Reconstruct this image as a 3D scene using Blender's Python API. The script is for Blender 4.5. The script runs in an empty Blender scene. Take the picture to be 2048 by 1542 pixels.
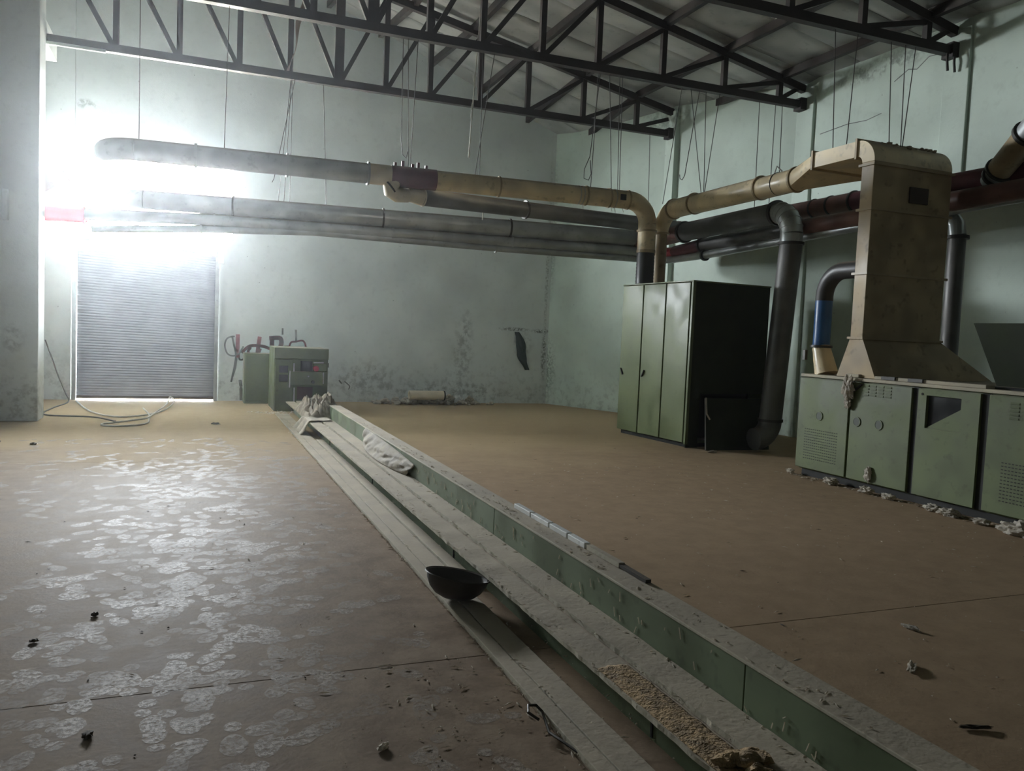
import bpy, bmesh, math, random
from math import sin, cos, pi, radians, sqrt
from mathutils import Vector, Matrix, noise
random.seed(7)
S = bpy.context.scene
COL = S.collection

# ------------------------------------------------------------------ camera
F_PX, YAW, PITCH, ROLL, CAM_H = 1615.455, radians(21.66618), radians(3.57928), radians(2.44378), 1.55
cd = bpy.data.cameras.new('camera'); cam = bpy.data.objects.new('camera', cd); COL.objects.link(cam)
fw = Vector((sin(YAW)*cos(PITCH), cos(YAW)*cos(PITCH), -sin(PITCH)))
r0 = Vector((cos(YAW), -sin(YAW), 0)); u0 = r0.cross(fw)
r1 = r0*cos(ROLL)+u0*sin(ROLL); u1 = -r0*sin(ROLL)+u0*cos(ROLL)
mw = Matrix((r1, u1, -fw)).transposed().to_4x4(); mw.translation = (0, 0, CAM_H)
cam.matrix_world = mw
cd.sensor_fit = 'HORIZONTAL'; cd.sensor_width = 36.0; cd.lens = F_PX/2048*36.0
cd.clip_start = 0.05; cd.clip_end = 200
S.camera = cam

# ------------------------------------------------------------------ sky, daylight through the openings, exposure
SKY = 165.0
w = bpy.data.worlds.new('sky'); S.world = w; w.use_nodes = True
bg = w.node_tree.nodes['Background']; bg.inputs[0].default_value = (0.89, 0.95, 1.0, 1); bg.inputs[1].default_value = SKY
def portal(name, loc, sx, sy, rot):
    l = bpy.data.lights.new(name, 'AREA'); l.shape = 'RECTANGLE'; l.size = sx; l.size_y = sy
    l.cycles.is_portal = True
    o = bpy.data.objects.new(name, l); COL.objects.link(o); o.location = loc; o.rotation_euler = rot
portal('sky_portal', (-0.85, 17.2, 3.9), 3.2, 2.1, (radians(-90), 0, 0))
WIN_Y = []          # high windows of the left wall, out of the frame
WIN_Z = (3.6, 4.7)
for a, b in WIN_Y:
    portal('sky_portal', (-2.75, (a+b)/2, sum(WIN_Z)/2), WIN_Z[1]-WIN_Z[0], b-a, (0, radians(-90), 0))
S.view_settings.view_transform = 'Standard'; S.view_settings.look = 'None'
S.view_settings.exposure = 0.8; S.view_settings.gamma = 1.0; S.view_settings.use_curve_mapping = False
S.cycles.use_denoising = True
S.cycles.max_bounces = 7; S.cycles.diffuse_bounces = 6; S.cycles.glossy_bounces = 2
S.cycles.use_adaptive_sampling = True; S.cycles.adaptive_threshold = .05
S.cycles.sample_clamp_indirect = 8.0; S.cycles.use_light_tree = False; S.cycles.time_limit = 1300

# ------------------------------------------------------------------ helpers
WLOC = {}
def wl(o): return WLOC.get(o.name, Vector((0, 0, 0)))
def tag(o, label=None, cat=None, group=None, kind=None):
    if label: o['label'] = label
    if cat: o['category'] = cat
    if group: o['group'] = group
    if kind: o['kind'] = kind
    return o
def thing(name, loc, label, cat, group=None, kind=None):
    o = bpy.data.objects.new(name, None); COL.objects.link(o)
    o.empty_display_size = 0.1; o.location = loc; WLOC[o.name] = Vector(loc)
    return tag(o, label, cat, group, kind)
def link(name, me, wloc, parent=None, rot=None, scale=None):
    o = bpy.data.objects.new(name, me); COL.objects.link(o)
    wloc = Vector(wloc); WLOC[o.name] = wloc
    if parent is not None:
        o.parent = parent; o.location = wloc-wl(parent)
    else: o.location = wloc
    if rot: o.rotation_euler = rot
    if scale: o.scale = scale
    return o
def perp(d):
    d = Vector(d).normalized(); a = Vector((0, 0, 1)) if abs(d.z) < .9 else Vector((1, 0, 0))
    x = d.cross(a).normalized(); return x, d.cross(x).normalized()
class MB:
    def __init__(s): s.v = []; s.f = []
    def add(s, vs, fs):
        n = len(s.v); s.v += [Vector(p) for p in vs]; s.f += [[i+n for i in q] for q in fs]; return s
    def box(s, x0, y0, z0, x1, y1, z1):
        v = [(x, y, z) for z in (z0, z1) for y in (y0, y1) for x in (x0, x1)]
        return s.add(v, [(0, 2, 3, 1), (4, 5, 7, 6), (0, 1, 5, 4), (2, 6, 7, 3), (0, 4, 6, 2), (1, 3, 7, 5)])
    def hexa(s, a, b):      # two quads a (bottom) and b (top), both counter-clockwise from above
        return s.add(list(a)+list(b), [(3, 2, 1, 0), (4, 5, 6, 7), (0, 1, 5, 4), (1, 2, 6, 5), (2, 3, 7, 6), (3, 0, 4, 7)])
    def beam(s, p, q, w, h, up=(0, 0, 1)):
        p = Vector(p); q = Vector(q); d = (q-p).normalized(); u = Vector(up)
        x = d.cross(u)
        if x.length < 1e-4: x = d.cross(Vector((1, 0, 0)))
        x.normalize(); y = x.cross(d).normalized(); x = x*w/2; y = y*h/2
        v = [p-x-y, p+x-y, p+x+y, p-x+y, q-x-y, q+x-y, q+x+y, q-x+y]
        return s.add(v, [(3, 2, 1, 0), (4, 5, 6, 7), (0, 1, 5, 4), (1, 2, 6, 5), (2, 3, 7, 6), (3, 0, 4, 7)])
    def tube(s, pts, r, seg=16, cap=True):
        pts = [Vector(p) for p in pts]; n = len(pts)
        rs = r if isinstance(r, (list, tuple)) else [r]*n
        d = (pts[1]-pts[0]).normalized(); x, y = perp(d); vs = []; fs = []
        for i, p in enumerate(pts):
            if i == 0: t = pts[1]-p
            elif i == n-1: t = p-pts[i-1]
            else: t = (pts[i+1]-p).normalized()+(p-pts[i-1]).normalized()
            t.normalize(); x = (x-t*x.dot(t)).normalized(); y = t.cross(x)
            vs += [p+(x*cos(2*pi*k/seg)+y*sin(2*pi*k/seg))*rs[i] for k in range(seg)]
        for i in range(n-1):
            for k in range(seg):
                a = i*seg+k; b = i*seg+(k+1) % seg; fs.append((a, b, b+seg, a+seg))
        if cap: fs.append(tuple(reversed(range(seg)))); fs.append(tuple(range((n-1)*seg, n*seg)))
        return s.add(vs, fs)
    def ring(s, c, d, r0, r1, w, seg=24):     # flange: annulus of width w along d
        c = Vector(c); d = Vector(d).normalized(); x, y = perp(d); vs = []; fs = []
        for rr, o in ((r0, -w/2), (r1, -w/2), (r1, w/2), (r0, w/2)):
            vs += [c+d*o+(x*cos(2*pi*k/seg)+y*sin(2*pi*k/seg))*rr for k in range(seg)]
        for j in range(4):
            for k in range(seg):
                a = j*seg+k; b = j*seg+(k+1) % seg; e = (j+1) % 4*seg
                fs.append((a, b, e+(k+1) % seg, e+k))
        return s.add(vs, fs)
    def prism(s, poly, axis, a, b):            # 2-D polygon extruded along axis
        n = len(poly)
        def P(p, t): return {'x': (t, p[0], p[1]), 'y': (p[0], t, p[1]), 'z': (p[0], p[1], t)}[axis]
        vs = [P(p, a) for p in poly]+[P(p, b) for p in poly]
        fs = [tuple(range(n)), tuple(reversed(range(n, 2*n)))]+[(i, i+n, (i+1) % n+n, (i+1) % n) for i in range(n)]
        return s.add(vs, fs)
    def grid(s, fn, nu, nv):
        vs = [fn(i/nu, j/nv) for j in range(nv+1) for i in range(nu+1)]
        fs = [(j*(nu+1)+i, j*(nu+1)+i+1, (j+1)*(nu+1)+i+1, (j+1)*(nu+1)+i) for j in range(nv) for i in range(nu)]
        return s.add(vs, fs)
    def blob(s, c, r, seed=0, amp=.35, freq=1.6, sub=3, sq=(1, 1, .6), floor=None):
        bm = bmesh.new(); bmesh.ops.create_icosphere(bm, subdivisions=sub, radius=1.0)
        c = Vector(c); o = Vector((seed*3.1, seed*1.7, seed*.9)); vs = []
        for v in bm.verts:
            n = v.co.normalized()
            k = 1+amp*(noise.noise(n*freq+o)+.55*noise.noise(n*freq*2.7+o)+.3*noise.noise(n*freq*6+o))
            p = c+Vector((n.x*sq[0], n.y*sq[1], n.z*sq[2]))*r*k
            if floor is not None: p.z = max(p.z, floor)
            vs.append(p)
        fs = [[v.index for v in f.verts] for f in bm.faces]; bm.free()
        return s.add(vs, fs)
    def mesh(s, name, mat, c, smooth=False, fix=True):
        me = bpy.data.meshes.new(name); me.from_pydata([p-c for p in s.v], [], s.f)
        if mat: me.materials.append(mat)
        if fix:
            bm = bmesh.new(); bm.from_mesh(me); bmesh.ops.recalc_face_normals(bm, faces=bm.faces); bm.to_mesh(me); bm.free()
        if smooth:
            me.polygons.foreach_set('use_smooth', [True]*len(me.polygons))
            try: me.set_sharp_from_angle(angle=radians(38))
            except Exception: pass
        me.update(); return me
    def build(s, name, mat, parent=None, smooth=False, bevel=0, fix=True, solid=0):
        lo = Vector([min(p[i] for p in s.v) for i in range(3)]); hi = Vector([max(p[i] for p in s.v) for i in range(3)])
        c = (lo+hi)/2; c.z = lo.z
        o = link(name, s.mesh(name, mat, c, smooth, fix), c, parent)
        if bevel:
            m = o.modifiers.new('bevel', 'BEVEL'); m.width = bevel; m.segments = 2; m.limit_method = 'ANGLE'
        if solid:
            m = o.modifiers.new('solid', 'SOLIDIFY'); m.thickness = solid
        return o
def arc(p, d0, d1, R, n=8):
    """points of a bend that leaves p along d0 and ends along d1 (perpendicular directions)"""
    p = Vector(p); d0 = Vector(d0).normalized(); d1 = Vector(d1).normalized()
    return [p+d0*R*sin(a)+d1*R*(1-cos(a)) for a in [pi/2*i/n for i in range(n+1)]]

# ------------------------------------------------------------------ materials
MATS = {}
def nt(name):
    m = bpy.data.materials.new(name); m.use_nodes = True; t = m.node_tree; b = t.nodes['Principled BSDF']
    MATS[name] = m; return m, t, b
def N(t, kind, **kw):
    n = t.nodes.new(kind)
    for k, v in kw.items(): setattr(n, k, v)
    return n
def posn(t): return N(t, 'ShaderNodeNewGeometry').outputs['Position']
def noise_n(t, vec, scale, detail=4, rough=.55, dist=0):
    n = N(t, 'ShaderNodeTexNoise'); n.inputs['Scale'].default_value = scale; n.inputs['Detail'].default_value = detail
    n.inputs['Roughness'].default_value = rough; n.inputs['Distortion'].default_value = dist
    t.links.new(vec, n.inputs['Vector']); return n.outputs['Fac']
def mp(t, v, a, b, c=0., d=1., smooth=True):
    n = N(t, 'ShaderNodeMapRange'); n.interpolation_type = 'SMOOTHSTEP' if smooth else 'LINEAR'
    t.links.new(v, n.inputs['Value'])
    for i, x in zip((1, 2, 3, 4), (a, b, c, d)): n.inputs[i].default_value = x
    return n.outputs['Result']
def mth(t, op, a, b=None):
    n = N(t, 'ShaderNodeMath', operation=op)
    for i, x in enumerate((a, b)):
        if x is None: continue
        if isinstance(x, (int, float)): n.inputs[i].default_value = x
        else: t.links.new(x, n.inputs[i])
    return n.outputs[0]
def mixc(t, f, a, b):
    n = N(t, 'ShaderNodeMix', data_type='RGBA')
    if isinstance(f, (int, float)): n.inputs[0].default_value = f
    else: t.links.new(f, n.inputs[0])
    for i, x in ((6, a), (7, b)):
        if isinstance(x, (tuple, list)): n.inputs[i].default_value = (*x[:3], 1)
        else: t.links.new(x, n.inputs[i])
    return n.outputs[2]
def bump(t, b, h, strength, dist=.01):
    n = N(t, 'ShaderNodeBump'); n.inputs['Strength'].default_value = strength; n.inputs['Distance'].default_value = dist
    t.links.new(h, n.inputs['Height']); t.links.new(n.outputs[0], b.inputs['Normal'])
def sc3(c, k): return tuple(min(1, x*k) for x in c)
DUST = (.40, .33, .25)
def M(name, col, rough=.55, metal=0., var=.22, scale=3., spots=.25, sscale=22., bmp=.08, dust=0., dustcol=DUST, spec=.4, dz=(.55, .95)):
    m, t, b = nt(name); P = posn(t)
    n1 = noise_n(t, P, scale, 1); c = mixc(t, mp(t, n1, .3, .7), sc3(col, 1-var), sc3(col, 1+var*.6))
    n2 = noise_n(t, P, sscale, 2, .7)
    if spots: c = mixc(t, mp(t, n2, .56, .74, 0, spots), c, sc3(col, .38))
    rr = mp(t, n1, .3, .7, max(.05, rough-.1), min(1, rough+.1))
    if dust:
        g = N(t, 'ShaderNodeNewGeometry'); sx = N(t, 'ShaderNodeSeparateXYZ'); t.links.new(g.outputs['Normal'], sx.inputs[0])
        up = mp(t, sx.outputs[2], *dz); f = mth(t, 'MULTIPLY', up, mp(t, n2, .2, .6, dust*.72, dust))
        c = mixc(t, f, c, mixc(t, n1, sc3(dustcol, .8), sc3(dustcol, 1.1)))
        rr = mth(t, 'ADD', rr, mth(t, 'MULTIPLY', f, .35))
        if metal: t.links.new(mth(t, 'MULTIPLY', mth(t, 'SUBTRACT', 1.0, f), metal), b.inputs['Metallic'])
    elif metal: b.inputs['Metallic'].default_value = metal
    t.links.new(c, b.inputs['Base Color']); t.links.new(rr, b.inputs['Roughness'])
    b.inputs['Specular IOR Level'].default_value = spec
    if bmp: bump(t, b, n2, bmp)
    return m

def wall_material(name, col, stains, grime=1.0):
    m, t, b = nt(name); P = posn(t)
    n1 = noise_n(t, P, .9, 1.5, .6); n2 = noise_n(t, P, 7, 3.5, .65); n3 = noise_n(t, P, 60, 0)
    c = mixc(t, mp(t, n1, .3, .7), sc3(col, .88), sc3(col, 1.06))
    c = mixc(t, mp(t, n2, .50, .75, 0, .22), c, sc3(col, .62))
    v = N(t, 'ShaderNodeTexVoronoi'); v.inputs['Scale'].default_value = 3.2; t.links.new(P, v.inputs['Vector'])
    c = mixc(t, mp(t, v.outputs['Distance'], .02, .045, .55, 0), c, sc3(col, .25))
    sx = N(t, 'ShaderNodeSeparateXYZ'); t.links.new(P, sx.inputs[0])
    low = mth(t, 'MULTIPLY', mp(t, sx.outputs[2], 0, 1.1, 1, 0), mp(t, n2, .45, .68))
    c = mixc(t, mth(t, 'MULTIPLY', low, .28*grime), c, (.09, .085, .075))
    ns_lo = mp(t, n2, .40, .62); ns_hi = mp(t, noise_n(t, P, 18, 2.5, .7), .40, .62)
    for (cx, cy, cz, rx, ry, rz, amt, sc, scol) in stains:
        d = N(t, 'ShaderNodeVectorMath', operation='SUBTRACT'); t.links.new(P, d.inputs[0]); d.inputs[1].default_value = (cx, cy, cz)
        e = N(t, 'ShaderNodeVectorMath', operation='DIVIDE'); t.links.new(d.outputs[0], e.inputs[0]); e.inputs[1].default_value = (rx, ry, rz)
        L = N(t, 'ShaderNodeVectorMath', operation='LENGTH'); t.links.new(e.outputs[0], L.inputs[0])
        f = mp(t, L.outputs['Value'], .25, 1, 1, 0); ns = ns_hi if sc > 9 else ns_lo
        f = mth(t, 'MULTIPLY', f, ns); c = mixc(t, mth(t, 'MULTIPLY', f, amt), c, scol)
    t.links.new(c, b.inputs['Base Color']); b.inputs['Roughness'].default_value = .8; b.inputs['Specular IOR Level'].default_value = .25
    h = mth(t, 'ADD', n2, mth(t, 'MULTIPLY', n3, .25)); bump(t, b, h, .25, .012)
    return m
DK = (.11, .115, .10)
WC = (.72, .76, .745)
WALL = M('wall_paint_plain', (.42, .47, .43), .8, var=.1, scale=.9, spots=.15, sscale=7, bmp=0, spec=.25)
WALLB = wall_material('wall_paint_back', WC, [
    (5.55, 17, 1.1, .32, .5, 1.0, .38, 9, DK), (5.62, 17, 1.7, .16, .5, .5, .35, 8, DK), (6.75, 17, 1.68, .5, .4, .06, .9, 20, DK),
    (7.42, 17, 1.66, .3, .4, .07, .9, 20, DK), (7.50, 17, 1.1, .09, .5, .75, .8, 12, DK), (6.97, 17, 1.35, .3, .4, .35, .5, 9, DK),
    (3.4, 17, .5, .9, .5, .5, .35, 8, DK), (5.2, 17, .25, 1.9, .5, .3, .4, 8, DK), (7.5, 17, 3.4, .06, .5, 2.8, .5, 10, DK), (-1.9, 17, 5.45, .3, .3, .12, .7, 9, DK)])
WALLR = wall_material('wall_paint_right', (.54, .62, .55), [(7.55, 17, .8, .25, .6, 1.0, .7, 12, DK), (7.58, 17, 4.0, .12, .25, 2.0, .6, 12, DK), (8.75, 14.3, 6.0, .9, .9, .28, .6, 6, DK), (9.6, 9.8, 5.85, .4, 1.6, .22, .65, 5, DK)])
WALLC = wall_material('wall_paint_column', WC, [(-2.3, 13.4, .3, .5, .3, .4, .25, 6, DK), (-2.4, 13.4, 1.2, .2, .3, .3, .35, 9, DK)])

def floor_material():
    m, t, b = nt('floor_concrete'); P = posn(t)
    sx = N(t, 'ShaderNodeSeparateXYZ'); t.links.new(P, sx.inputs[0])
    n1 = noise_n(t, P, .7, 1.5, .6); n2 = noise_n(t, P, 5, 4, .7); n3 = noise_n(t, P, 38, 2, .7)
    grey = mixc(t, mp(t, n2, .3, .7), (.19, .14, .10), (.29, .225, .165))
    brown = mixc(t, mp(t, n2, .3, .7), (.275, .198, .128), (.335, .243, .158))
    side = mp(t, mth(t, 'ADD', sx.outputs[0], mth(t, 'MULTIPLY', mth(t, 'SUBTRACT', n1, .5), 1.5)), .9, 2.3)
    c = mixc(t, side, grey, brown)
    far = mp(t, mth(t, 'ADD', sx.outputs[1], mth(t, 'MULTIPLY', mth(t, 'SUBTRACT', n1, .5), 5)), 8.0, 11.5)   # warm daylight towards the door, painted into the floor colour
    c = mixc(t, mth(t, 'MULTIPLY', far, .65), c, (.44, .34, .21))
    c = mixc(t, mp(t, n3, .55, .8, 0, .35), c, (.12, .10, .08))
    mapn = N(t, 'ShaderNodeMapping'); mapn.inputs['Scale'].default_value = (1.3, 7, 1); mapn.inputs['Rotation'].default_value = (0, 0, .25); t.links.new(P, mapn.inputs[0])
    st = noise_n(t, mapn.outputs[0], 2.2, 2, .7)
    c = mixc(t, mth(t, 'MULTIPLY', mp(t, st, .5, .8), .06), c, (.42, .36, .29))
    t.links.new(c, b.inputs['Base Color'])
    rg = mth(t, 'ADD', mp(t, n2, .35, .65, .60, .66), mth(t, 'MULTIPLY', mth(t, 'MAXIMUM', side, far), .2))
    t.links.new(rg, b.inputs['Roughness']); b.inputs['Specular IOR Level'].default_value = .02
    bump(t, b, n3, .3, .005)
    return m
FLOOR = floor_material()
def print_material():
    m, t, b = nt('shoe_print'); P = posn(t)
    n = noise_n(t, P, 42, 4, .8); n2 = noise_n(t, P, 2.0, 3)
    b.inputs['Base Color'].default_value = (.40, .34, .28, 1); b.inputs['Roughness'].default_value = .56; b.inputs['Specular IOR Level'].default_value = .07
    a = mth(t, 'MULTIPLY', mp(t, n, .36, .6), mp(t, n2, .35, .6, .3, .85))
    t.links.new(a, b.inputs['Alpha']); return m
PRINT = print_material()

TRUSS = M('truss_paint', (.035, .027, .025), .6, var=.3, spots=.2)
CREAM = M('cream_paint', (.68, .56, .36), .42, var=.16, spots=.45, sscale=9, dust=.75, dustcol=(.25, .19, .13))
CREAMD = M('cream_paint_dusty', (.40, .305, .18), .5, var=.22, spots=.6, sscale=7, dust=.9, dustcol=(.2, .15, .1))
GALV = M('galvanised_steel', (.40, .42, .42), .38, .55, var=.2, spots=.3, sscale=9, dust=.85, dustcol=(.25, .22, .18))
DARKP = M('dark_grey_duct', (.13, .125, .12), .45, .25, var=.25, dust=.9, dustcol=(.16, .13, .105))
BLACKP = M('black_flexible_hose', (.03, .028, .027), .5, dust=.5)
MAROON = M('maroon_paint', (.115, .035, .045), .5, var=.25, dust=.7, dustcol=(.15, .09, .08))
BROWNR = M('brown_red_paint', (.17, .085, .07), .5, var=.25, dust=.9, dustcol=(.19, .135, .11))
REDP = M('red_duct_paint', (.42, .06, .09), .45, dust=.3)
RINGM = M('dark_flange', (.05, .047, .043), .5, .3, dust=.4)
RINGC = M('cream_flange', (.40, .31, .19), .5, dust=.6, dustcol=(.2, .15, .1))
WIRE = M('rusty_wire', (.035, .03, .027), .7, bmp=0)
ROPE = M('lint_rope', (.50, .49, .45), .95, bmp=.3)
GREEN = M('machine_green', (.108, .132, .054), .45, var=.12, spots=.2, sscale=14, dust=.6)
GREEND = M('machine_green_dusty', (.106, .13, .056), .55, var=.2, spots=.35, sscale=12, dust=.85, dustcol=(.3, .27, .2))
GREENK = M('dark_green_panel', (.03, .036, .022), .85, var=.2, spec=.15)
DUCTG = M('duct_green', (.115, .148, .08), .5, var=.22, spots=.45, sscale=10, dust=1.0, dz=(.3, .8))
DUSTED = M('dusty_sheet_metal', (.42, .38, .29), .8, var=.16, spots=.22, sscale=28, bmp=.3, dust=.6)
INTERIOR = M('machine_interior', (.02, .02, .018), .8, bmp=0)
BLUE = M('blue_paint', (.03, .10, .26), .35, dust=.5)
SHUT = M('shutter_steel', (.33, .34, .385), .5, .1, var=.10, spots=.06, sscale=6, bmp=.03)
STEEL = M('bare_steel', (.5, .5, .5), .4, .6)
ROOF = M('roof_foil', (.40, .40, .385), .55, .0, var=.25, scale=1.6, spots=.3, sscale=6, bmp=.3)
PLASTER = M('pale_plaster', (.66, .70, .69), .8, var=.08, spots=.12)
COTTON = M('cotton_waste', (.58, .53, .45), .95, var=.25, scale=9, spots=.3, sscale=40, bmp=.9)
COTTOND = M('dirty_cotton_waste', (.42, .37, .29), .95, var=.3, scale=9, spots=.4, sscale=40, bmp=.9)
def fluff(mat, col, k):
    t = mat.node_tree; tr = N(t, 'ShaderNodeBsdfTranslucent'); tr.inputs[0].default_value = (*col, 1); mx = N(t, 'ShaderNodeMixShader'); mx.inputs[0].default_value = k
    t.links.new(t.nodes['Principled BSDF'].outputs[0], mx.inputs[1]); t.links.new(tr.outputs[0], mx.inputs[2]); t.links.new(mx.outputs[0], t.nodes['Material Output'].inputs['Surface'])
LINT = M('loose_lint', (.62, .57, .47), .95, var=.2, bmp=0)
fluff(LINT, (.66, .6, .5), .5); fluff(COTTON, (.62, .57, .48), .35); fluff(COTTOND, (.5, .45, .36), .3)
CLOTH = M('dusty_cloth', (.50, .44, .36), .92, var=.25, scale=6, spots=.25, bmp=.5)
CLOTHB = M('brown_grey_cloth', (.42, .36, .29), .95, var=.35, scale=8, spots=.35, bmp=.5)
CLOTHD = M('grey_dusty_cloth', (.34, .30, .24), .95, var=.25, scale=6, spots=.3, bmp=.5)
TAN = M('tan_fibre', (.36, .25, .135), .95, var=.35, scale=22, spots=.4, sscale=50, bmp=1.0)
CARD = M('pale_cardboard', (.66, .58, .45), .8, var=.12)
IRON = M('blackened_iron', (.05, .044, .037), .55, .3, var=.3, dust=.45, dustcol=(.22, .18, .14))
LEAF = M('dry_leaf', (.05, .035, .02), .8)
WHITEP = M('white_plastic', (.74, .74, .72), .5, var=.1, spots=.5, sscale=14)
RAG = M('dark_green_rag', (.035, .05, .042), .95, bmp=.5)
SIGN = M('red_button', (.45, .05, .08), .4)
PAINTR = M('red_wall_paint', (.26, .085, .10), .8, var=.35, scale=8)
PAINTK = M('grey_wall_scribble', (.17, .17, .165), .9, var=.35, scale=8)
GLASSD = M('dark_display', (.025, .025, .027), .15, bmp=0, spots=0)
OUTG = M('outside_ground', (.30, .27, .22), .9)
PINK = M('faded_pink_cloth', (.42, .33, .29), .9)
STRAWM = M('pale_cable', (.62, .60, .55), .6)
DARKC = M('dark_cable', (.12, .11, .10), .6)
JOINT = M('floor_joint', (.07, .06, .05), .9)

# ------------------------------------------------------------------ the room shell
RIDGE = 2.22; YB = 17.0; YT = [14.1, 11.3, 8.36]
def fall(x, k): return k*(x-RIDGE) if x > RIDGE else .02*(RIDGE-x)     # the left slope is nearly flat
def chord_z(x): return 7.40-fall(x, .2)
def roof_z(x, y):
    a = 7.55-fall(x, .2)
    if y <= 14.1: return a
    k = (y-14.1)/2.9; return a*(1-k)+(8.2-fall(x, .387))*k
# floor: slabs with open joints over a dark bed, the machine track between the left and right bays
fl = MB().box(-3.0, -14.2, -.12, 10.2, 17.3, -.02).build('floor', JOINT); tag(fl, 'dusty brown grey concrete floor of the hall', 'floor', kind='structure')
for (xa, xb) in ((-3.0, 1.345), (1.35, 10.2)):
    ys = [-14.2, -8, -2.4, 3.575, 9.6, 17.3]
    for a, b in zip(ys[:-1], ys[1:]):
        MB().box(xa, a+.004, -.06, xb, b-.004, 0).build('slab', FLOOR, fl)
og = MB().box(-30, 17.3, -.3, 30, 60, -.04).build('ground_outside', OUTG); tag(og, 'bright ground outside beyond the shutter', 'ground', kind='structure')

cn = thing('shade_canopy', (-.8, 18.7, 5.4), 'unseen flat canopy added outside the shutter bay to shade steep sky light', 'canopy', kind='structure')  # unseen canopy, added to keep steep sky light off the floor by the door
MB().box(-6.0, 17.22, 5.4, 5.0, 20.4, 5.6).build('deck', PLASTER, cn); MB().box(-6.0, 20.25, 5.25, 5.0, 20.4, 5.4).build('edge_beam', PLASTER, cn)
for x in (-5.8, 4.8): MB().box(x-.15, 20.1, -.1, x+.15, 20.4, 5.25).build('post', PLASTER, cn)
# back wall with the tall opening (shutter below, open light above) and the small hole at the left
wb = thing('wall_back', (2.5, 17, 0), 'pale green plaster back wall with the open bright bay', 'wall', kind='structure')
xs = [-2.9, -2.6, -2.42, -2.36, -2.05, .45, .70, 7.75]; zs = [0, 2.84, 3.18, 4.75]
m = MB()
def solid(xa, xb, za, zb):
    xm, zm = (xa+xb)/2, (za+zb)/2
    if -2.05 < xm < .45 and zm < 3.18: return False
    if -2.36 < xm < .70 and 3.18 < zm < 4.75: return False
    if -2.6 < xm < -2.42 and 2.84 < zm < 3.18: return False
    return True
for xa, xb in zip(xs[:-1], xs[1:]):
    for za, zb in zip(zs[:-1], zs[1:]):
        if solid(xa, xb, za, zb): m.box(xa, YB, za, xb, YB+.22, zb)
zg = lambda x: roof_z(x, 17)+.05
m.prism([(-2.9, 4.75), (7.75, 4.75), (7.75, zg(7.75)), (RIDGE, zg(RIDGE)), (-2.9, zg(-2.9))], 'y', YB, YB+.22)
for sx_, sz_ in ((0, 0), (1, 0), (0, 1), (1, 1)):          # rounded corners of the small hole
    cx, cz = (-2.6, -2.42)[sx_], (2.84, 3.18)[sz_]; ex, ez = (.07, -.07)[sx_], (.1, -.1)[sz_]
    m.prism([(cx, cz), (cx+ex, cz), (cx, cz+ez)], 'y', YB+.01, YB+.2)
m.build('plaster', WALLB, wb)
MB().box(-2.62, 16.93, 0, -2.10, 17, 2.8).build('pier', WALLB, wb)
MB().box(-2.62, 16.93, 4.8, -2.06, 17, 8.0).build('pier', WALLB, wb)
def ribbon(m, pts, wd, y=None, x=None):
    """a painted stroke lying 2 mm proud of a wall; pts are (x, z) on the wall y"""
    if len(pts) > 3:                     # round the stroke off
        q_ = [pts[0]]+list(pts)+[pts[-1]]; out = []
        for i in range(1, len(q_)-2):
            for k in range(5):
                t = k/5; out.append(tuple(.5*(2*q_[i][c]+(-q_[i-1][c]+q_[i+1][c])*t+(2*q_[i-1][c]-5*q_[i][c]+4*q_[i+1][c]-q_[i+2][c])*t*t+(-q_[i-1][c]+3*q_[i][c]-3*q_[i+1][c]+q_[i+2][c])*t**3) for c in (0, 1)))
        pts = out+[pts[-1]]
    for (a, b) in zip(pts[:-1], pts[1:]):
        p = Vector((a[0], y-.002, a[1])); q = Vector((b[0], y-.002, b[1])); d = (q-p)
        if d.length < 1e-5: continue
        d.normalize(); m.beam(p-d*wd*.3, q+d*wd*.3, wd, .003, up=(0, -1, 0))
def loop(cx, cz, rx, rz, a0=0, a1=360, n=16): return [(cx+rx*cos(radians(a0+(a1-a0)*i/n)), cz+rz*sin(radians(a0+(a1-a0)*i/n))) for i in range(n+1)]
def g(px, py): return (1.345+(px-548)/96.5, 1.140-(py-697)/107.)     # photograph's scrawl laid out on the wall plane
def gl(pts): return [((.595+(x-450)*.00965), 1.307-(y-670)*.01) for x, y in pts]
m = MB()
ribbon(m, gl([(475, 670), (475, 700), (476, 712)]), .075, YB)
ribbon(m, gl([(518, 673), (514, 706)]), .075, YB)
ribbon(m, gl([(540, 673), (560, 673), (560, 690), (545, 694), (543, 678)]), .085, YB)
ribbon(m, gl([(485, 702), (500, 690), (525, 690), (545, 695), (575, 690), (590, 698)]), .06, YB)
ribbon(m, gl([(495, 706), (520, 710), (545, 706), (560, 700)]), .05, YB)
ribbon(m, gl([(578, 690), (582, 680), (592, 678), (606, 676), (612, 686), (608, 694), (592, 694)]), .035, YB)
ribbon(m, gl([(500, 694), (496, 702), (504, 708), (516, 704), (520, 696)]), .05, YB); ribbon(m, gl([(548, 700), (560, 706), (576, 702), (586, 696)]), .055, YB); ribbon(m, gl([(594, 690), (600, 698), (612, 696), (614, 688)]), .03, YB)
m.build('painted_scrawl', PAINTR, wb)
m = MB()
ribbon(m, gl([(468, 672), (455, 676), (450, 690), (455, 706), (466, 711), (478, 706), (486, 692)]), .03, YB)
ribbon(m, gl([(478, 700), (488, 706), (488, 716), (480, 718), (477, 708)]), .035, YB)
ribbon(m, gl([(464, 672), (468, 690), (472, 708), (470, 730), (466, 752), (464, 762)]), .035, YB)
ribbon(m, gl([(474, 716), (472, 735), (467, 752)]), .025, YB)
ribbon(m, gl([(591, 655), (592, 676)]), .04, YB); ribbon(m, gl([(564, 653), (564, 664)]), .035, YB)
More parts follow.
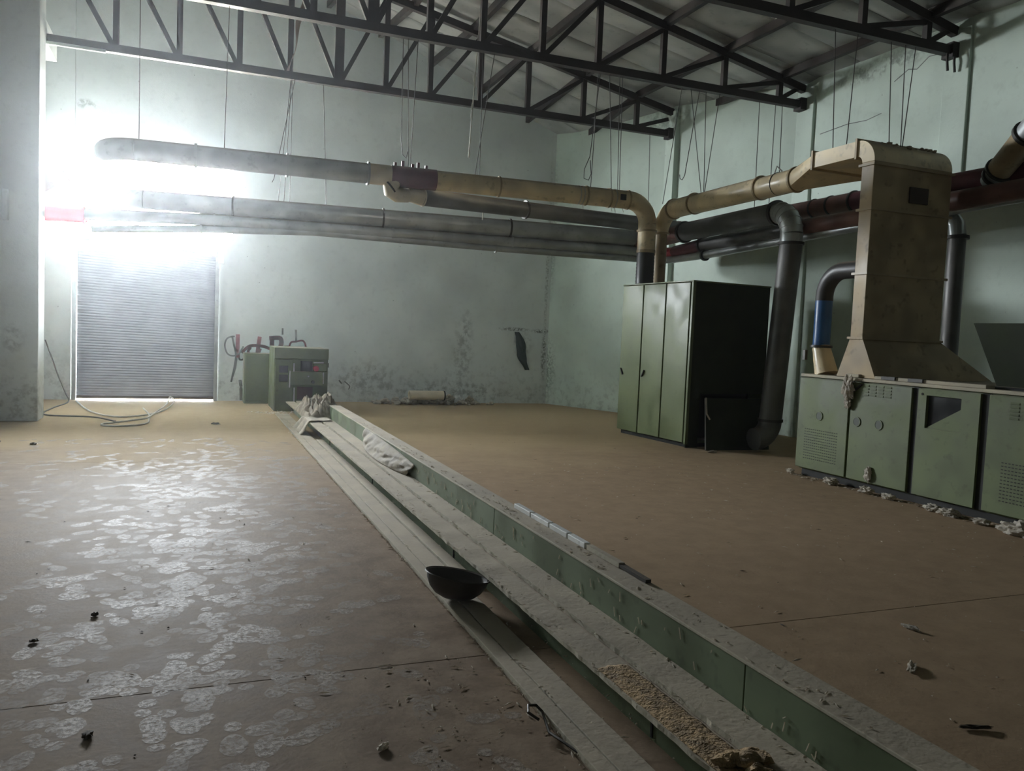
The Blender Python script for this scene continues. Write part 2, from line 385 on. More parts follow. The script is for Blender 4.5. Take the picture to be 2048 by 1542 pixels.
ribbon(m, gl([(697, 758), (702, 762), (708, 768), (706, 774)]), .02, YB); ribbon(m, gl([(685, 756), (690, 762)]), .03, YB)
m.build('grey_scribble', PAINTK, wb)

# right wall: bends at the truss pilasters
WR = [(7.55, 17.1), (8.82, 14.15), (9.66, 11.3), (9.64, 8.36), (9.64, -14.1)]
wr = thing('wall_right', (9.3, 8, 0), 'pale green plaster right wall that bends behind the pipes', 'wall', kind='structure')
m = MB()
for (a, b) in zip(WR[:-1], WR[1:]):
    ya, yb2 = min(a[1], 17), max(b[1], -14)
    za, zb = roof_z(a[0]+.1, ya)+.12, roof_z(b[0]+.1, yb2)+.12
    t_ = .28
    m.hexa([(a[0], a[1], 0), (b[0], b[1], 0), (b[0]+t_, b[1], 0), (a[0]+t_, a[1], 0)], [(a[0], a[1], za), (b[0], b[1], zb), (b[0]+t_, b[1], zb), (a[0]+t_, a[1], za)])
m.build('plaster', WALLR, wr)
for (x, y) in ((8.80, 14.15), (9.64, 11.25), (9.63, 8.3)):
    MB().box(x-.035, y-.2, 0, x+.12, y+.2, chord_z(x)+.02).build('pilaster', WALLR, wr, bevel=.01)
def crack(pts, x, parent):
    m = MB()
    for (a, b) in zip(pts[:-1], pts[1:]): m.beam((x, a[0], a[1]), (x, b[0], b[1]), .003, .012, up=(0, 0, 1))
    m.build('crack', PAINTK, parent)
crack([(8.05, 4.86), (7.87, 4.8), (7.68, 4.69), (7.60, 4.6), (7.53, 4.56), (7.52, 4.48), (7.5, 4.42), (7.4, 4.42), (7.31, 4.4)], 9.642, wr)
crack([(9.4, 5.55), (9.15, 5.66), (9.0, 5.62), (8.8, 5.74), (8.6, 5.72), (8.5, 5.78)], 9.642, wr)
crack([(10.9, 5.1), (10.3, 5.13), (9.9, 5.1), (9.6, 5.14)], 9.65, wr)

# left wall with its high windows, front wall behind the camera
wlft = thing('wall_left', (-2.75, 6, 0), 'plain plaster left wall with high window openings', 'wall', kind='structure')
m = MB(); ys = sorted({-14.1, 17.2, *[v for p in WIN_Y for v in p]})
for a, b in zip(ys[:-1], ys[1:]):
    holes = any(p[0] <= a and b <= p[1] for p in WIN_Y)
    if holes: m.box(-2.85, a, 0, -2.62, b, WIN_Z[0]); m.box(-2.85, a, WIN_Z[1], -2.62, b, 8.3)
    else: m.box(-2.85, a, 0, -2.62, b, 8.3)
m.build('plaster', WALL, wlft)
wf = MB().prism([(-2.9, 0), (9.9, 0), (9.9, 6.2), (RIDGE, 7.7), (-2.9, 7.7)], 'y', -14.3, -14.1).build('wall_front', WALL)
tag(wf, 'plaster end wall behind the viewer', 'wall', kind='structure')
cw = thing('wall_column', (-2.3, 13.7, 0), 'tall pale grey green column at the left edge', 'column', kind='structure')
MB().box(-2.70, 13.42, 0, -2.08, 13.92, 7.4).build('shaft', WALLC, cw, bevel=.012)
MB().box(-2.52, 13.30, 2.86, -2.45, 13.42, 3.30).build('switch_box', PLASTER, cw, bevel=.01)
tb = MB().box(-2.42, 13.92, 5.58, -2.085, 15.0, 5.9).build('trim_1', PLASTER, bevel=.01)
tag(tb, 'short white concrete beam from the column towards the back wall', 'beam', kind='structure')

# ceiling: foil-backed roof sheets and purlins
ce = thing('ceiling', (3, 8, 7.0), 'grey foil lined pitched roof on dark purlins', 'ceiling', kind='structure')
ylines = [-14.1]
while ylines[-1] < 17.1: ylines.append(min(17.15, ylines[-1]+1.05))
for (xe, sgn) in ((9.95, 1), (-2.95, -1)):
    for i, (a, b) in enumerate(zip(ylines[:-1], ylines[1:])):
        if b-a < .05: continue
        nx, ny = 26, 5; sd = i*7.3+sgn
        def fn(u, v, a=a, b=b, xe=xe, sd=sd):
            x = RIDGE+(xe-RIDGE)*u; y = a-.04+(b-a+.08)*v
            z = roof_z(x, y)+.03*noise.noise(Vector((x*1.1, y*1.4, 3)))-.03*(4*v*(1-v))*(.5+.5*noise.noise(Vector((x*.9, sd, 1))))
            return Vector((x, y, z+(i % 2)*.012))
        MB().grid(fn, nx, ny).build('roof_sheet', ROOF, ce, smooth=True, fix=False, solid=.01)
def cover(u, v):
    x = -3.1+13.2*u; y = -14.25+31.6*v
    return Vector((x, y, roof_z(x, min(y, 17))+.10))
MB().grid(cover, 33, 40).build('roof_cover', GALV, ce, fix=False, solid=.02)
for x in (-2.3, -1.2, -.1, 1.0, 2.0, 2.44, 3.5, 4.6, 5.7, 6.85, 8.0, 9.15):
    ye = 17.0
    if x > 7.5: ye = 14.15+(8.82-x)/(8.82-7.55)*2.95 if x < 8.82 else 11.3+(9.66-x)/(9.66-8.82)*2.85
    m = MB(); z = lambda y: roof_z(x, y)-.075
    if ye > 14.1:
        m.beam((x, -14, z(0)), (x, 14.12, z(14.1)), .085, .13); m.beam((x, 14.08, z(14.1)), (x, ye+.1, z(ye)), .085, .13)
    else: m.beam((x, -14, z(0)), (x, ye+.1, z(0)), .085, .13)
    m.build('purlin', TRUSS, ce)

# ------------------------------------------------------------------ roof trusses
ZC = 5.66
NODES = [-1.166, -.266, .631, 1.423, RIDGE, 3.02, 3.81, 4.74, 5.67, 6.81, 7.97, 9.09]
def truss(y, xl, xr, label):
    T = thing('roof_truss', (RIDGE, y, ZC), label, 'roof truss', 'steel trusses across the roof')
    MB().beam((xl, y, ZC), (xr, y, ZC), .11, .12).build('bottom_chord', TRUSS, T)
    MB().beam((xl, y, chord_z(xl)), (RIDGE, y, chord_z(RIDGE)), .10, .12).build('top_chord', TRUSS, T)
    MB().beam((RIDGE, y, chord_z(RIDGE)), (xr+.06, y, chord_z(xr+.06)), .10, .12).build('top_chord', TRUSS, T)
    nd = [x for x in NODES if xl+.3 < x < xr-.2]
    for x in nd:
        wd = .15 if abs(x-RIDGE) < .01 else .085
        MB().beam((x, y, ZC+.05), (x, y, chord_z(x)-.05), wd, .08, up=(0, 1, 0)).build('post' if wd < .1 else 'king_post', TRUSS, T)
    full = [xl]+nd+[xr]
    for i in range(1, len(full)-1):
        x = full[i]
        if x <= RIDGE+.01:
            x2 = full[i-1]; MB().beam((x-.05, y, ZC+.06), (x2+.04, y, chord_z(x2)-.07), .07, .06, up=(0, 1, 0)).build('diagonal', TRUSS, T)
        if x >= RIDGE-.01 and i+1 < len(full):
            x2 = full[i+1]; zt = chord_z(x2)-.07
            if i+1 == len(full)-1: zt = ZC+.28
            MB().beam((x+.05, y, ZC+.06), (x2-.04, y, zt), .07, .06, up=(0, 1, 0)).build('diagonal', TRUSS, T)
    MB().box(xr-.06, y-.09, ZC-.1, xr+.10, y+.09, ZC+.1).build('bearing_plate', TRUSS, T)
    return T
T1 = truss(14.1, -2.1, 8.72, 'dark steel roof truss farthest back, nearest the back wall')
T2 = truss(11.3, -2.6, 9.54, 'middle dark steel roof truss between the other two')
T3 = truss(8.36, -2.6, 9.54, 'nearest dark steel roof truss at the upper right corner')
MB().beam((-2.1, 14.03, ZC-.075), (-1.3, 14.03, ZC-.075), .06, .045).build('painted_end_bar', PLASTER, T1)
def wire(parent, name, pts, r=.006, mat=WIRE, seg=6): return MB().tube(pts, r, seg).build(name, mat, parent, smooth=True)
for pts in ([(1.47, 14.1, 5.6), (1.5, 14.05, 4.5)],):
    pass
wire(T2, 'dangling_wire', [(7.52, 11.3, 5.62), (7.36, 11.23, 4.8), (7.24, 11.17, 4.2), (7.19, 11.16, 4.12), (7.15, 11.16, 4.14), (7.14, 11.16, 4.2)])
wire(T2, 'dangling_wire', [(2.66, 11.35, 5.62), (2.76, 11.7, 4.3), (2.80, 11.75, 4.10), (2.86, 11.77, 4.06), (2.88, 11.77, 4.16)])
wire(T1, 'dangling_wire', [(1.50, 14.05, 5.6), (1.20, 14.0, 3.95), (1.17, 14.0, 3.88)])
wire(T2, 'dangling_wire', [(5.75, 11.35, 5.62), (5.66, 11.4, 4.35), (5.60, 11.45, 4.16), (5.60, 11.45, 4.02), (5.68, 11.45, 4.0), (5.72, 11.45, 4.1), (5.68, 11.42, 4.3)])
for dx in (0, .13): wire(T3, 'rag_end', [(9.42+dx, 8.3, 5.6), (9.40+dx, 8.28, 5.48), (9.42+dx, 8.28, 5.36)], .018)
wire(T2, 'cross_rod', [(7.05, 12.1, 5.9), (7.5, 11.9, 5.78), (7.75, 11.7, 5.76)], .014)

# ------------------------------------------------------------------ pipework
PX = Vector((1, 0, 0)); PY = Vector((0, 1, 0)); PZ = Vector((0, 0, 1))
def sect(T, a, b, r, mat, name='pipe_section', seg=20): return MB().tube([a, b], r, seg).build(name, mat, T, smooth=True)
def flange(T, c, d, r, mat, w=.03, h=.02): return MB().ring(c, d, r-.004, r+h, w).build('flange', mat, T, smooth=True)
def bend(T, pts, r, mat, name='elbow', seg=20): return MB().tube(pts, r, seg).build(name, mat, T, smooth=True)
def hang(T, lst, r=.0055):
    for a, b in lst: wire(T, 'hanger_wire', [a, b], r)

# cream pipe P1 that drops into the tall cabinet
d1 = Vector((-cos(radians(3.5)), sin(radians(3.5)), 0))
A1 = Vector((6.86, 11.60, 3.80)); p1 = lambda x: A1+d1*((A1.x-x)/cos(radians(3.5)))
P1 = thing('overhead_pipe', (6.86, 11.6, 2.5), 'long cream overhead pipe with maroon band dropping into the tall green cabinet', 'pipe')
r = .145
sect(P1, p1(.5), p1(2.33), r, GALV); sect(P1, p1(2.33), p1(2.66), r*1.02, CARD, 'pale_section')
sect(P1, p1(2.66), p1(3.33), r*1.06, MAROON, 'maroon_band')
xs_ = [3.33, 4.31, 5.75, 6.15, 6.5]
for a, b in zip(xs_[:-1], xs_[1:]): sect(P1, p1(a), p1(b), r, CREAM)
bend(P1, [p1(-.75+.0)]+[p1(.5)], r, GALV, 'pipe_section')
bend(P1, arc(p1(-.75), d1, PY, .4), r, GALV); e_ = arc(p1(-.75), d1, PY, .4)[-1]; sect(P1, e_, e_+PY*6.2, r, GALV)
for x in (.0, 1.2, 2.33): flange(P1, p1(x), d1, r, GALV)
for x in (4.31, 5.75, 6.15, 6.48): flange(P1, p1(x), d1, r, RINGC, .025, .012)
el = arc(p1(6.5), -d1, -PZ, .36); bend(P1, el, r, CREAM)
z1 = el[-1]; sect(P1, z1, (z1.x, z1.y, 2.98), r, CREAM, 'drop_pipe'); flange(P1, (z1.x, z1.y, 3.33), PZ, r, RINGC, .03, .02)
sl = MB(); npl = 19
sl.tube([(z1.x, z1.y, 2.98-.52*i/npl) for i in range(npl+1)], [.142+(.006 if i % 2 else 0) for i in range(npl+1)], 20); sl.build('flexible_sleeve', BLACKP, P1, smooth=True)
flange(P1, (z1.x, z1.y, 3.0), PZ, r, RINGC, .05, .008)
for k, x in enumerate((2.72, 2.83, 2.98, 3.06, 3.18)): MB().beam(p1(x)+PZ*.13, p1(x)+PZ*(.20+.03*(k % 2)), .03, .04).build('bolt', MAROON, P1)
MB().box(6.27, 11.44, 3.76, 6.36, 11.47, 3.85).build('inspection_cap', INTERIOR, P1)
hang(P1, [((-.67, 11.3, 5.62), p1(-.71)+PZ*.14), ((.37, 11.3, 5.62), p1(.36)+PZ*.14), ((2.72, 11.3, 5.62), p1(2.91)+PZ*.15), ((2.86, 11.3, 5.62), p1(2.94)+PZ*.15),
          ((3.82, 11.3, 5.62), p1(4.0)+PZ*.14), ((4.0, 11.3, 5.62), p1(3.93)+PZ*.14), ((5.69, 11.3, 5.62), p1(5.83)+PZ*.14), ((5.88, 11.3, 5.62), p1(6.19)+PZ*.14),
          ((6.06, 11.3, 5.62), p1(6.3)+PZ*.14), ((6.11, 11.3, 5.62), p1(6.33)+PZ*.14)])
for x in (5.62, 5.68, 6.24): MB().ring(p1(x), d1, r, r+.008, .012).build('wire_loop', ROPE, P1, smooth=True)
for x in (5.7, 6.2, 6.26, 6.4): wire(P1, 'lint_strand', [p1(x)-PZ*.14, p1(x)-PZ*(.2+.04*random.random())+PX*.02], .005, ROPE)

# dark branch pipe P3 below it
P3 = thing('branch_pipe', (2.9, 11.9, 3.45), 'dark grey branch pipe hanging below the cream pipe from its maroon band', 'pipe')
a3 = Vector((3.05, 11.97, 3.56)); b3 = Vector((8.35, 13.02, 3.66)); d3 = (b3-a3).normalized(); r3 = .128
sect(P3, a3+d3*.12, a3+d3*2.0, r3, DARKP); sect(P3, a3+d3*2.0, b3, r3, DARKP); flange(P3, a3+d3*2.0, d3, r3, RINGM)
MB().tube([a3-d3*.12+PZ*.02, a3+d3*.13], [r3*.8, r3*1.02], 20).build('pale_collar', CARD, P3, smooth=True)
bend(P3, [Vector((2.74, 11.83, 3.76)), Vector((2.66, 11.86, 3.66)), Vector((2.68, 11.89, 3.59)), Vector((2.78, 11.92, 3.55)), a3-d3*.1], [.11, .12, .12, .115, .105], CARD)
flange(P3, (2.655, 11.86, 3.64), (.55, -.1, .5), .115, RINGM, .025, .014)
wire(P3, 'lint_strand', [a3+d3*1.2-PZ*.12, a3+d3*1.2-PZ*.24], .01, ROPE)
flange(P3, a3+d3*.14, d3, r3, CARD, .02, .01)

# the three stacked pipes along the back (P4, P5, P6) that turn and run along the right wall
d4 = Vector((-cos(radians(6.2)), sin(radians(6.2)), 0)); A4 = Vector((8.0, 13.33, 0))
p4 = lambda x, z: Vector((x, A4.y+(A4.x-x)*math.tan(radians(6.2)), z))
G1 = thing('grey_pipe', (8.0, 9.6, 0), 'large grey pipe along back and right wall ending in the leaning floor pipe', 'pipe'); r = .152
segs = [-.75, .58, 3.0, 5.24, 7.65]
for a, b in zip(segs[:-1], segs[1:]):
    sect(G1, p4(a, 3.45), p4(b, 3.45), r, GALV)
for x in segs[1:]: flange(G1, p4(x, 3.45), d4, r, RINGM if x < 7 else BROWNR, .03, .02)
bend(G1, arc(p4(-.75, 3.45), d4, PY, .4), r, GALV); e_ = arc(p4(-.75, 3.45), d4, PY, .4)[-1]; sect(G1, e_, Vector((e_.x, 17.9, 3.5)), r, GALV)
eb = arc(p4(7.65, 3.45), PX, -PY, .35); bend(G1, eb, r, BROWNR)
c0 = eb[-1]; c1 = Vector((8.0, 12.25, 3.48)); c2 = Vector((8.03, 9.86, 3.52)); sect(G1, c0, c1, r, BROWNR); r = .16
sect(G1, c1, c2, r, DARKP); flange(G1, c1, PY, r, RINGM, .05, .03); flange(G1, c2, PY, r, RINGM, .05, .03)
ed = arc(c2, -PY, -PZ, .34, 6); bend(G1, ed, r, GALV); e0 = ed[-1]
for k in (1, 2, 3, 4, 5): 
    tdir = (ed[k+1]-ed[k-1]).normalized(); MB().ring(ed[k], tdir, r-.002, r+.006, .012).build('seam', GALV, G1, smooth=True)
e1 = e0-PZ*.14; sect(G1, e0, e1, r, GALV); flange(G1, e1, PZ, r, RINGM, .04, .025)
e2 = Vector((7.86, 9.52, .47)); sect(G1, e1-PZ*.02, e2, r, DARKP, 'floor_pipe'); flange(G1, e2, PZ, r, RINGM, .04, .02)
bend(G1, arc(e2, -PZ, Vector((-1, 0, 0)), .28, 6), r*1.02, DARKP, 'foot_elbow')
hang(G1, [((1.44, 14.1, 5.6), p4(1.28, 3.6)), ((1.45, 14.1, 5.6), p4(1.37, 3.6)), ((1.47, 14.1, 5.6), p4(1.46, 3.6)), ((1.97, 14.1, 5.6), p4(2.05, 3.6)), ((8.29, 14.1, 5.6), (7.9, 13.33, 3.6)),
          ((8.7, 11.3, 5.6), (8.02, 10.39, 3.68)), ((9.03, 11.3, 5.6), (8.02, 10.05, 3.68))])

G2 = thing('middle_pipe', (8.3, 10, 3.2), 'thinner pipe under the large grey pipe with a red painted end', 'pipe'); r = .095
sect(G2, p4(-2.55, 3.13), p4(-1.6, 3.13), .12, REDP, 'red_section'); flange(G2, p4(-1.6, 3.13), d4, .12, REDP)
segs = [-1.6, .3, 3.17, 5.3, 7.9]
for i, (a, b) in enumerate(zip(segs[:-1], segs[1:])): sect(G2, p4(a, 3.15 if i == 0 else 3.21), p4(b, 3.21), r, GALV)
for x in segs[1:]: flange(G2, p4(x, 3.21), d4, r, GALV, .025, .016)
eb = arc(p4(7.9, 3.21), PX, -PY, .38); bend(G2, eb, r, REDP); c0 = eb[-1]; c1 = Vector((8.30, 12.1, 3.27)); sect(G2, c0, c1, r*1.15, MAROON)
c2 = Vector((8.32, 9.7, 3.31)); sect(G2, c1, c2, .115, DARKP); flange(G2, c1, PY, .115, RINGM, .04, .03); c3 = Vector((8.38, 3.0, 3.42)); sect(G2, c2, c3, .115, BROWNR); flange(G2, c2, PY, .115, BROWNR)

G3 = thing('thin_pipe', (8.3, 10, 3.0), 'thin galvanised pipe lowest of the stacked pipes along back and right wall', 'pipe')
MB().tube([p4(-1.5, 2.93), p4(.1, 3.05), p4(1.9, 3.13)], [.055, .062, .06], 14).build('pipe_section', GALV, G3, smooth=True)
sect(G3, p4(1.9, 3.13), p4(5.0, 3.08), .06, GALV); sect(G3, p4(5.0, 3.08), p4(7.85, 3.07), .06, GALV)
for x, z in ((.1, 3.05), (5.0, 3.08)): flange(G3, p4(x, z), d4, .062, GALV, .025, .02)
eb = arc(p4(7.85, 3.07), PX, -PY, .4); bend(G3, eb, .065, GALV); c0 = eb[-1]; c1 = Vector((8.28, 12.0, 3.08)); c2 = Vector((8.45, 6.5, 3.30)); c3 = Vector((8.5, 3.0, 3.36))
sect(G3, c0, c1, .065, GALV); sect(G3, c1, c2, .065, GALV); sect(G3, c2, c3, .065, GALV); flange(G3, c1, PY, .065, RINGM, .04, .035)

G4 = thing('red_brown_pipe', (8.75, 8, 3.5), 'red brown pipe highest of the pipes along the right wall', 'pipe'); r = .135
eb = arc(b3, d3, Vector((d3.y, -d3.x, 0)), .38); 
bend(G4, eb, r, BROWNR); c0 = eb[-1]; c1 = Vector((8.76, 9.1, 3.66)); sect(G4, c0, Vector((8.76, 11.2, 3.66)), r, BROWNR); sect(G4, (8.76, 11.2, 3.66), c1, r, BROWNR); c2 = Vector((8.74, 6.9, 3.64)); sect(G4, c1, c2, r, MAROON); sect(G4, c2, (8.72, 3.0, 3.62), r*1.05, MAROON)
flange(G4, (8.76, 9.1, 3.66), PY, r, RINGM); flange(G4, (8.76, 8.75, 3.66), PY, r, RINGM)
fa = Vector((8.62, 6.82, 3.62)); fb = Vector((8.36, 6.25, 3.95)); fd = (fb-fa).normalized()
sect(G4, fa-fd*.1, fa+fd*.10, .115, GALV, 'branch_collar'); flange(G4, fa+fd*.0, fd, .115, RINGM, .03, .03); sect(G4, fa+fd*.1, fb, .14, CREAMD, 'branch'); flange(G4, fa+fd*.12, fd, .14, RINGM, .03, .025); flange(G4, fb, fd, .14, RINGM, .04, .03)
sect(G4, fb, fb+fd*4.3, .14, GALV, 'branch')
for y in (9.9, 9.55): MB().ring((8.76, y, 3.66), PY, r, r+.012, .03).build('strap', RINGM, G4, smooth=True)
# vertical dark pipe behind the tower
V1 = thing('vertical_pipe', (8.55, 7.2, 1.2), 'dark vertical pipe behind the cream tower by the right wall', 'pipe')
bend(V1, [(8.50, 7.55, 3.27), (8.52, 7.42, 3.26), (8.54, 7.30, 3.2), (8.545, 7.22, 3.1), (8.55, 7.2, 2.97)], .1, GALV); flange(V1, (8.55, 7.2, 2.95), PZ, .1, RINGM, .04, .035)
sect(V1, (8.55, 7.2, 2.95), (8.56, 7.2, 1.2), .1, DARKP, 'drop_pipe', 18)

# cream pipe P7 to the flat duct and tower
TW = thing('cream_duct_tower', (7.5, 7.0, 1.24), 'cream sheet metal duct tower with pipe rising from the machine top to the tall cabinet', 'duct')
X7 = 7.2; Z7 = 3.70; r = .148
sect(TW, (X7, 11.72, 2.46), (X7, 11.72, 3.33), .105, CREAMD, 'drop_pipe'); flange(TW, (X7, 11.72, 3.33), PZ, .12, RINGC, .03, .02)
bend(TW, arc((X7, 11.72, 3.33), PZ, -PY, .36), [.115+.004*i for i in range(9)], CREAM); flange(TW, (X7, 11.36, 3.69), PY, r, RINGC, .025, .02)
yy = [11.36, 10.78, 9.2, 8.5]
for a, b in zip(yy[:-1], yy[1:]): sect(TW, (X7, a, 3.69), (X7, b, 3.70), r, CREAM)
for y in yy[1:]: flange(TW, (X7, y, 3.70), PY, r, RINGC, .03, .02)
FX0, FX1, FT, FB, TY0, TY1 = 6.93, 8.10, 3.89, 3.72, 6.95, 7.13
m = MB(); nseg = 32; ring0 = []; ring1 = []
for k in range(nseg):
    a = 2*pi*(k+.5)/nseg; cx, sz = cos(a), sin(a)
    ring0.append((X7+r*cx, 8.48, Z7+r*sz))
    q = max(abs(cx), abs(sz)); ux, uz = cx/q, sz/q
    ring1.append(((FX0+FX1)/2+ux*(FX1-FX0)/2, 7.92, (FT+FB)/2+uz*(FT-FB)/2))
m.add(ring0+ring1, [(k, (k+1) % nseg, nseg+(k+1) % nseg, nseg+k) for k in range(nseg)]); m.build('transition', CREAM, TW, smooth=True)
def rectsweep(path, hw):      # path: list of (y, z, ny, nz) centre line with half thickness hw along the normal
    m = MB(); vs = []; fs = []
    for (y, z, ny, nz) in path: vs += [(FX0, y-ny*hw, z-nz*hw), (FX1, y-ny*hw, z-nz*hw), (FX1, y+ny*hw, z+nz*hw), (FX0, y+ny*hw, z+nz*hw)]
    for i in range(len(path)-1):
        for k in range(4): fs.append((i*4+k, i*4+(k+1) % 4, (i+1)*4+(k+1) % 4, (i+1)*4+k))
    fs += [(0, 1, 2, 3), tuple(range(4*len(path)-4, 4*len(path)))]
    return m.add(vs, fs)
hw = .088; zc = (FT+FB)/2; RB = .17
rectsweep([(7.92, zc, 0, 1), (7.04+RB, zc, 0, 1)], hw).build('flat_duct', CREAM, TW)
ar = [radians(90*i/10) for i in range(11)]
rectsweep([(7.04+RB-RB*sin(a), zc-RB*(1-cos(a)), -sin(a), cos(a)) for a in ar], hw).build('duct_bend', CREAM, TW, smooth=True)
ztop = zc-RB
for a, b in ((ztop, 3.11), (3.11, 2.40), (2.40, 1.68)): MB().box(FX0, TY0, b, FX1, TY1, a).build('duct_section', CREAMD, TW, bevel=.006)
for z in (3.60, 3.11, 2.40, 1.68): MB().box(FX0-.025, TY0-.025, z-.012, FX1+.025, TY1+.025, z+.014).build('joint_flange', RINGC, TW)
for y in (7.92, 7.22): MB().box(FX0-.02, y-.014, FB-.03, FX1+.02, y+.014, FT+.03).build('joint_flange', RINGC, TW)
MB().box(7.46, TY0-.02, 3.22, 7.74, TY0, 3.40).build('inspection_plate', M('dark_plate', (.07, .05, .035), .6), TW, bevel=.005)
MB().hexa([(6.95, 6.75, 1.24), (8.75, 6.75, 1.24), (8.75, 7.32, 1.24), (6.95, 7.32, 1.24)], [(FX0, TY0, 1.68), (FX1, TY0, 1.68), (FX1, TY1, 1.68), (FX0, TY1, 1.68)]).build('hood', CREAMD, TW)
hang(TW, [((7.19, 11.3, 5.62), (7.2, 11.72, 3.82)), ((7.35, 11.3, 5.62), (7.2, 10.63, 3.84)), ((7.64, 11.3, 5.62), (7.2, 10.56, 3.84)), ((7.91, 11.3, 5.62), (7.2, 10.54, 3.84)),
          ((9.17, 11.3, 5.62), (7.2, 8.85, 3.84)), ((7.54, 8.36, 5.62), (7.2, 7.89, 3.88)), ((7.91, 8.36, 5.62), (7.2, 7.68, 3.88)), ((8.48, 8.36, 5.62), (7.5, 7.32, 3.88)),
          ((8.73, 8.36, 5.62), (7.5, 7.15, 3.86)), ((8.91, 8.36, 5.62), (7.5, 7.13, 3.86))])
MB().ring((X7, 8.85, Z7), PY, r, r+.006, .01).build('wire_loop', WIRE, TW, smooth=True)
wire(TW, 'lint_strand', [(X7, 8.95, 3.85), (X7-.03, 8.87, 3.93), (X7, 8.80, 3.86)], .01, ROPE)
m = MB()
for k in range(16): m.blob((7.1+k*.06+random.uniform(-.02, .02), 7.05+random.uniform(-.05, .05), 3.86+.0*k), random.uniform(.015, .035), k, sub=1)
tag(m.build('duct_lint', COTTOND, TW), 'brown lint lying on the duct bend', kind='stuff')

# blue pipe
BP = thing('blue_pipe', (7.08, 7.74, 1.24), 'blue pipe with black elbow feeding the cream tower', 'pipe')
MB().tube([(7.08, 7.62, 1.24), (7.08, 7.74, 1.56)], [.135, .105], 20).build('cream_cone', CREAM, BP, smooth=True); flange(BP, (7.08, 7.74, 1.57), PZ, .1, RINGM, .03, .03)
sect(BP, (7.08, 7.74, 1.57), (7.08, 7.74, 2.13), .1, BLUE); 
bend(BP, [(7.08, 7.74, 2.12), (7.08, 7.74, 2.17)]+arc((7.08, 7.74, 2.17), PZ, -PY, .30)+[(7.08, 7.14, 2.47)], .102, BLACKP)
MB().box(6.93, 7.84, 1.40, 6.97, 7.88, 1.52).build('clamp', RINGM, BP)

# ------------------------------------------------------------------ tall green cabinet
ang = math.atan2(6.78-6.64, 11.85-10.05); CB = thing('tall_cabinet', (6.78, 10.05, 0), 'tall green metal cabinet with three narrow doors under the drop pipes', 'cabinet')
CB.rotation_euler = (0, 0, ang)
L, Dp, Hc = 1.80, 1.46, 2.46
def cpart(m, name, mat, bevel=0, parent=None):      # built in the cabinet's own frame
    for i, p in enumerate(m.v): m.v[i] = p+Vector((6.78, 10.05, 0))
    return m.build(name, mat, parent or CB, bevel=bevel)
cpart(MB().box(.02, .02, .06, .06, L-.02, Hc-.02).box(.02, L-.05, .06, Dp, L-.02, Hc-.02).box(Dp-.04, .02, .06, Dp, L-.02, Hc-.02).box(.02, .02, Hc-.06, Dp, L-.02, Hc-.02).box(.02, .02, .06, Dp, L-.02, .1), 'carcass', GREEN)
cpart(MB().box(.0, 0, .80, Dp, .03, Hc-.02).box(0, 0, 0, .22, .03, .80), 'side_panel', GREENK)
cpart(MB().box(.06, .3, .1, Dp-.05, .32, .82), 'side_recess', INTERIOR)
cpart(MB().box(.04, .04, 0, Dp-.04, L-.04, .06), 'plinth', INTERIOR)
cpart(MB().box(-.02, -.015, Hc-.02, Dp+.01, L+.02, Hc), 'top_plate', GREEN, .004)
yb = [.03, .62, 1.21, 1.80]
for i, (a, b) in enumerate(zip(yb[:-1], yb[1:])):
    dr = cpart(MB().box(-.03, a+.014, .07, .012, b-.014, Hc-.03), 'door', GREEN, .006)
    if i > 0:
        hy = b-.09 if i == 2 else b-.1
        s_ = -1 if i == 2 else 1
        cpart(MB().beam((-.042, hy-.03*s_, 1.08), (-.042, hy+.03*s_, .98), .016, .024, up=(1, 0, 0)), 'handle', INTERIOR, 0, dr)
cpart(MB().box(-.02, -.012, .05, .03, .03, Hc-.02), 'corner_post', GREEN, .004)
for dy in (.617, 1.207): cpart(MB().box(.004, dy-.012, .07, .018, dy+.036, Hc-.03), 'door_gap', INTERIOR)
LP = thing('leaning_panel', (7.4, 9.85, 0), 'dark green loose panel leaning against the side of the tall cabinet', 'panel')
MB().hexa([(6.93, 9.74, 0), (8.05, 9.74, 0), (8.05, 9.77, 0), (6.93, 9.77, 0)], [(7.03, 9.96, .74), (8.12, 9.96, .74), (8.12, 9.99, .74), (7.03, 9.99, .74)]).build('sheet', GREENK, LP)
MB().beam((6.925, 9.75, .01), (7.025, 9.97, .74), .016, .016).build('edge_strip', STEEL, LP)
wire(LP, 'lint_strand', [(7.02, 9.94, .75), (7.0, 9.9, .66), (6.99, 9.86, .52), (7.03, 9.83, .44)], .013, COTTON)

